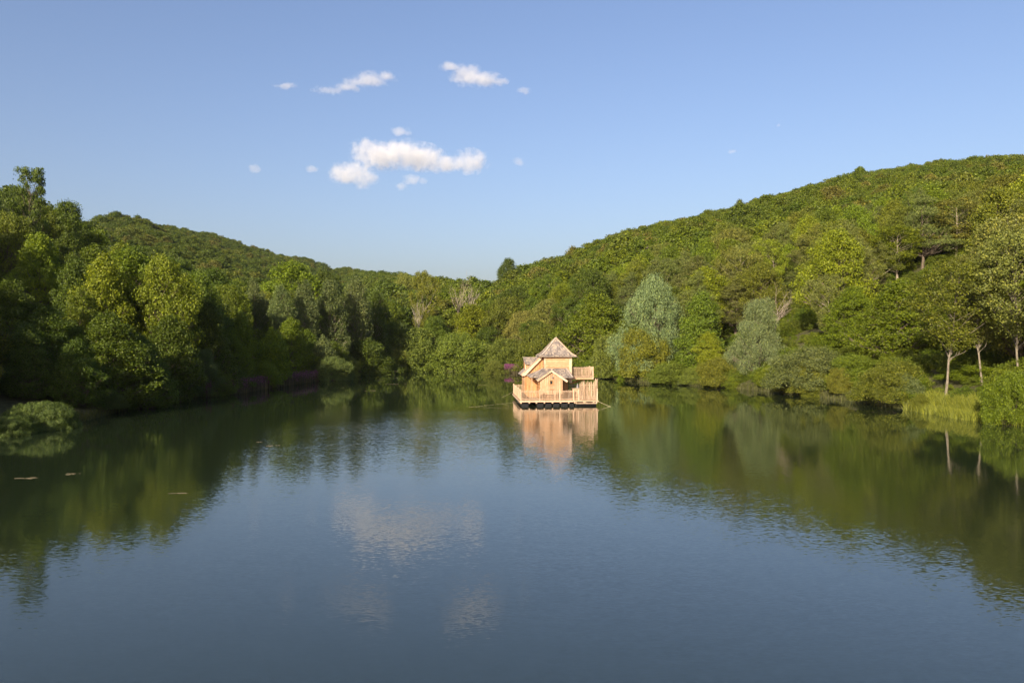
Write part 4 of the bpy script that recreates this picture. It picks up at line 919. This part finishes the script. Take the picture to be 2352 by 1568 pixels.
# ------------------------------------------------------------------ reeds, grass and purple loosestrife
def blade_patch(pts, hmin, hmax, wd, bend=.25):
    k = len(pts); P0 = np.array(pts); az = rng.uniform(0, 6.283, k); h = rng.uniform(hmin, hmax, k)[:,None]; ww = wd*rng.uniform(.6, 1.4, k)[:,None]
    s = np.stack([np.cos(az), np.sin(az), 0*az], -1); b_ = np.stack([np.cos(az*7), np.sin(az*7), 0*az], -1)*rng.uniform(0, bend, k)[:,None]*h
    up = np.array([[0, 0, 1.0]])
    a0, a1 = P0 - s*ww, P0 + s*ww; m0, m1 = P0 + up*h*.55 + b_*.3 - s*ww*.8, P0 + up*h*.55 + b_*.3 + s*ww*.8; t0 = P0 + up*h + b_ - s*ww*.12; t1 = P0 + up*h + b_ + s*ww*.12
    Vb = np.stack([a0, a1, m1, m0, m0, m1, t1, t0], 1).reshape(-1, 3); return Vb, np.arange(len(Vb)).reshape(-1, 4), P0 + up*h + b_
def shore_pts(th0, th1, k, w0, w1):
    t_ = rng.uniform(th0, th1, k); r_ = shore_r(t_) + rng.uniform(w0, w1, k); x_ = r_*np.sin(np.radians(t_)); y_ = r_*np.cos(np.radians(t_))
    return np.stack([x_, y_, np.maximum(ground_polar(t_, r_), -.05) - .03], -1)
M_GRASS = leaf_mat('bank_grass', [(0, (0.19, 0.215, 0.03)), (1, (0.19, 0.215, 0.03))], .35)
M_SEDGE = leaf_mat('shore_sedge', [(0, (0.075, 0.085, 0.022)), (1, (0.075, 0.085, 0.022))], .35)
M_STEM = leaf_mat('loosestrife_stem', [(0, (0.10, 0.085, 0.045)), (1, (0.10, 0.085, 0.045))], .3)
M_FLOW = leaf_mat('loosestrife_flower', [(0, (0.22, 0.065, 0.19)), (1, (0.22, 0.065, 0.19))], .3)
t_ = np.clip(29.3 + 1.25*rng.normal(size=14000), 26.2, 32.6); r_ = shore_r(t_) + np.clip(rng.normal(size=14000)*1.5 + .4 + .6*np.sin(t_*5), -3.0, 4)
grass_pts = np.stack([r_*np.sin(np.radians(t_)), r_*np.cos(np.radians(t_)), np.maximum(ground_polar(t_, r_), -.1) - .03], -1)
Vb, fb, _ = blade_patch(grass_pts, .3, 1.05, .018, .7)
tag(put('bank_grass', npmesh('bank_grass', Vb, fb), None, M_GRASS), 'yellow green tall grass on the right bank', 'grass', kind='stuff')
Vb, fb, _ = blade_patch(np.vstack([shore_pts(-34, -9, 7000, -1.0, 1.2), shore_pts(-9, 27, 5000, -.3, 1.0)]), .2, .8, .022)
tag(put('shore_sedge', npmesh('shore_sedge', Vb, fb), None, M_SEDGE), 'dark sedge fringing the waterline round the lake', 'sedge', kind='stuff')
def loosestrife(pts, label, hmin=1.1, hmax=1.8, nf=4):
    Vb, fb, tops = blade_patch(pts, hmin, hmax, .03, .08); k = len(tops)
    Cs = np.repeat(tops, nf, 0) + np.stack([rng.normal(size=k*nf)*.04, rng.normal(size=k*nf)*.04, -rng.uniform(0, .6, k*nf)], -1)
    LV = leaves(Cs, rnd_dirs(k*nf), .07, .045, 1.0); fl = np.arange(len(LV)).reshape(-1, 4) + len(Vb)
    me = npmesh('loosestrife', np.vstack([Vb, LV]), np.vstack([fb, fl]), matidx=np.concatenate([np.zeros(len(fb)), np.ones(len(fl))]))
    o = put('loosestrife', me, None, [M_STEM, M_FLOW]); return tag(o, label, 'flowers', kind='stuff')
loosestrife(shore_pts(-21.0, -9.6, 7000, -2.6, .4), 'band of purple loosestrife along the shaded left shore', .9, 2.1, 2)  # fewer flowers per spike here imitate the muting of the shade
loosestrife(shore_pts(-0.55, 1.6, 1700, -3.2, -1.0), 'magenta loosestrife clump behind the cabin at the lake head', 1.4, 2.1, 9)

# fallen branches at the water's edge
fb_ = make_dead('fallen_branch', 5.0, M_DEADW, 6, 0.6)['trunk']
for px, py, rz, lab in ((1418, 862, .4, 'fallen grey branch at the waterline right of the balcony'), (1690, 888, 2.4, 'fallen tan branch at the waterline below the smaller willow'), (1935, 917, .9, 'fallen branch in the water below the green shrub'),
                        (2085, 938, 2.8, 'fallen branch left of the grassy bank'), (930, 853, .2, 'pale fallen branch under the lake head shrubs'), (1050, 853, 2.9, 'second pale fallen branch under the lake head shrubs')):
    d = CAM_H*F/(py - 784); q = at(px, py, d); o = put('fallen_branch', fb_); o.location = (q.x, d + .6, .18); o.rotation_euler = (math.radians(84), crn.uniform(-.3, .3), rz); o.scale = (.55,)*3
    tag(o, lab, 'branch', 'fallen branches along the shore')
# floating weed mats
def weed(px, py, wpx, label, lx=1.0):
    d = CAM_H*F/(py - 784); c0 = at(px, py, d); hw = wpx/F*d/2; mb = MB()
    for b_ in range(9):
        nn = 9; ox = crn.gauss(0, .42)*hw; oy = crn.gauss(0, .28)*hw*lx + ox*.15; sz = hw*crn.uniform(.06, .24); ring = []
        for i in range(nn):
            t_ = 2*math.pi*i/nn; k_ = crn.uniform(.45, 1.25); ring.append((c0.x + ox + math.cos(t_)*sz*1.5*k_, d + oy + math.sin(t_)*sz*.35*k_, .001 + .0012*b_))
        mb.prism(ring, (0, 0, .006))
    return tag(mb.build('weed_mat', M_SCUM), label, 'weed mat', 'floating weed mats')
weed(627, 1023, 36, 'small tan weed mat on the dark water left of centre'); weed(858, 897, 34, 'thin tan weed streak near the far left shore'); weed(60, 1098, 70, 'long pale weed mat at the lower left edge', .8)
weed(165, 1088, 46, 'smaller pale weed mat right of the long one'); weed(905, 882, 40, 'faint weed streak below the lake head shrubs', .6); weed(1105, 884, 30, 'short weed streak left of the cabin deck', .6)
weed(595, 1015, 20, 'tiny weed fleck left of the small tan mat'); weed(420, 1132, 60, 'faint weed streak on the dark lower left water', .25)

# ------------------------------------------------------------------ clouds
DC = 4200.0; PXM = DC/F
def cloud_mat(ells, dens, edge):
    m, n, l, p, out = mat('cloud_vapour'); n.remove(p)
    v = n.new('ShaderNodeVolumePrincipled'); v.inputs['Color'].default_value = (0.95, 0.95, 0.95, 1); v.inputs['Anisotropy'].default_value = 0.0
    g = n.new('ShaderNodeNewGeometry'); P = g.outputs['Position']; best = None
    for (c_, r_) in ells:
        a_ = n.new('ShaderNodeVectorMath'); a_.operation = 'SUBTRACT'; l.new(P, a_.inputs[0]); a_.inputs[1].default_value = c_
        b_ = n.new('ShaderNodeVectorMath'); b_.operation = 'MULTIPLY'; l.new(a_.outputs[0], b_.inputs[0]); b_.inputs[1].default_value = [1/x for x in r_]
        d_ = n.new('ShaderNodeVectorMath'); d_.operation = 'LENGTH'; l.new(b_.outputs[0], d_.inputs[0])
        f_ = math_(n, l, 'SUBTRACT', 1.0, d_.outputs['Value']); best = f_ if best is None else math_(n, l, 'MAXIMUM', best, f_)
    t = noise(n, l, 0.019, 7, P, .66)
    f = math_(n, l, 'ADD', best, math_(n, l, 'MULTIPLY', math_(n, l, 'SUBTRACT', t.outputs['Fac'], 0.5), 2.7))
    mr = n.new('ShaderNodeMapRange'); mr.interpolation_type = 'SMOOTHSTEP'; mr.inputs['From Min'].default_value = 0.05; mr.inputs['From Max'].default_value = edge; mr.inputs['To Max'].default_value = dens
    l.new(f, mr.inputs['Value']); l.new(mr.outputs[0], v.inputs['Density']); l.new(v.outputs[0], out.inputs['Volume'])
    return m
M_CL, M_CLT = (0.012, 0.8), (0.009, 0.8)
def cloud(lobes, label, spec):
    bm = bmesh.new(); c0 = at(lobes[0][0], lobes[0][1], DC); ells = []
    for (px, py, rx, ry) in lobes:
        q = at(px, py, DC) + Vector((0, crn.uniform(-20, 20), 0)); r_ = (rx*PXM*1.14, max(rx*.7, ry)*PXM*1.14, ry*PXM*1.22); ells.append((q, r_))
        bmesh.ops.create_icosphere(bm, subdivisions=3, radius=1, matrix=Matrix.Translation(q - c0) @ Matrix.Diagonal((r_[0]*1.05, r_[1]*1.05, r_[2]*1.05, 1)))
    me = bpy.data.meshes.new('cloud'); bm.to_mesh(me); bm.free()
    o = put('cloud', me); o.location = c0
    rm = o.modifiers.new('r', 'REMESH'); rm.mode = 'VOXEL'; rm.voxel_size = 7.0
    dg = bpy.context.evaluated_depsgraph_get(); dg.update(); me2 = bpy.data.meshes.new_from_object(o.evaluated_get(dg)); o.modifiers.clear(); o.data = me2; me2.materials.clear(); me2.materials.append(cloud_mat(ells, *spec))
    return tag(o, label, 'cloud', 'small clouds in the blue sky')
cloud([(880,358,72,30),(955,360,70,28),(845,345,42,22),(920,348,60,24),(1010,375,48,20),(1080,372,44,26),(1050,380,36,18),(985,368,40,24)], 'largest long white cloud in the middle of the sky', M_CL)
cloud([(800,402,46,26),(835,408,34,24),(775,392,26,16)], 'white puffy cloud under the left end of the largest cloud', M_CL)
cloud([(945,416,24,12),(922,430,18,9),(972,418,12,9)], 'small white cloud just below the largest cloud', M_CLT)
cloud([(1070,170,38,24),(1110,185,44,16),(1035,155,28,10),(1145,190,22,9)], 'upper right white cloud with ragged edges', M_CL)
cloud([(800,200,40,10),(850,186,46,15),(888,179,32,11),(755,208,38,8),(825,192,36,11)], 'stretched wispy cloud left of the upper right cloud', M_CLT)
for (px, py, rx, ry, lab) in ((582,388,16,11,'small round puff at the far left of the clouds'), (714,388,15,9,'small puff left of the white puffy cloud'), (1190,372,14,10,'faint puff right of the largest cloud'),
                              (920,302,24,10,'small faint cloud above the largest cloud'), (1200,210,20,7,'faint wisp right of the upper right cloud'), (655,196,30,6,'faint wisp left of the stretched cloud'),
                              (1680,347,10,6,'tiny puff high over the right hill'), (1790,287,7,5,'tiniest faint puff highest over the right hill')):
    cloud([(px, py, rx, ry), (px + rx*.5, py + ry*.2, rx*.6, ry*.7)], lab, M_CLT)
# ------------------------------------------------------------------ thin evening haze in the valley
mb = MB(); mb.box(-2600, 2600, -2600, 2600, -4.0, 190.0)
m, n, l, p, out = mat('valley_haze'); n.remove(p); v = n.new('ShaderNodeVolumePrincipled'); v.inputs['Color'].default_value = (0.85, 0.92, 1.0, 1); v.inputs['Density'].default_value = 0.00004; v.inputs['Anisotropy'].default_value = 0.2
l.new(v.outputs[0], out.inputs['Volume']); hz = tag(mb.build('haze', m), kind='stuff')
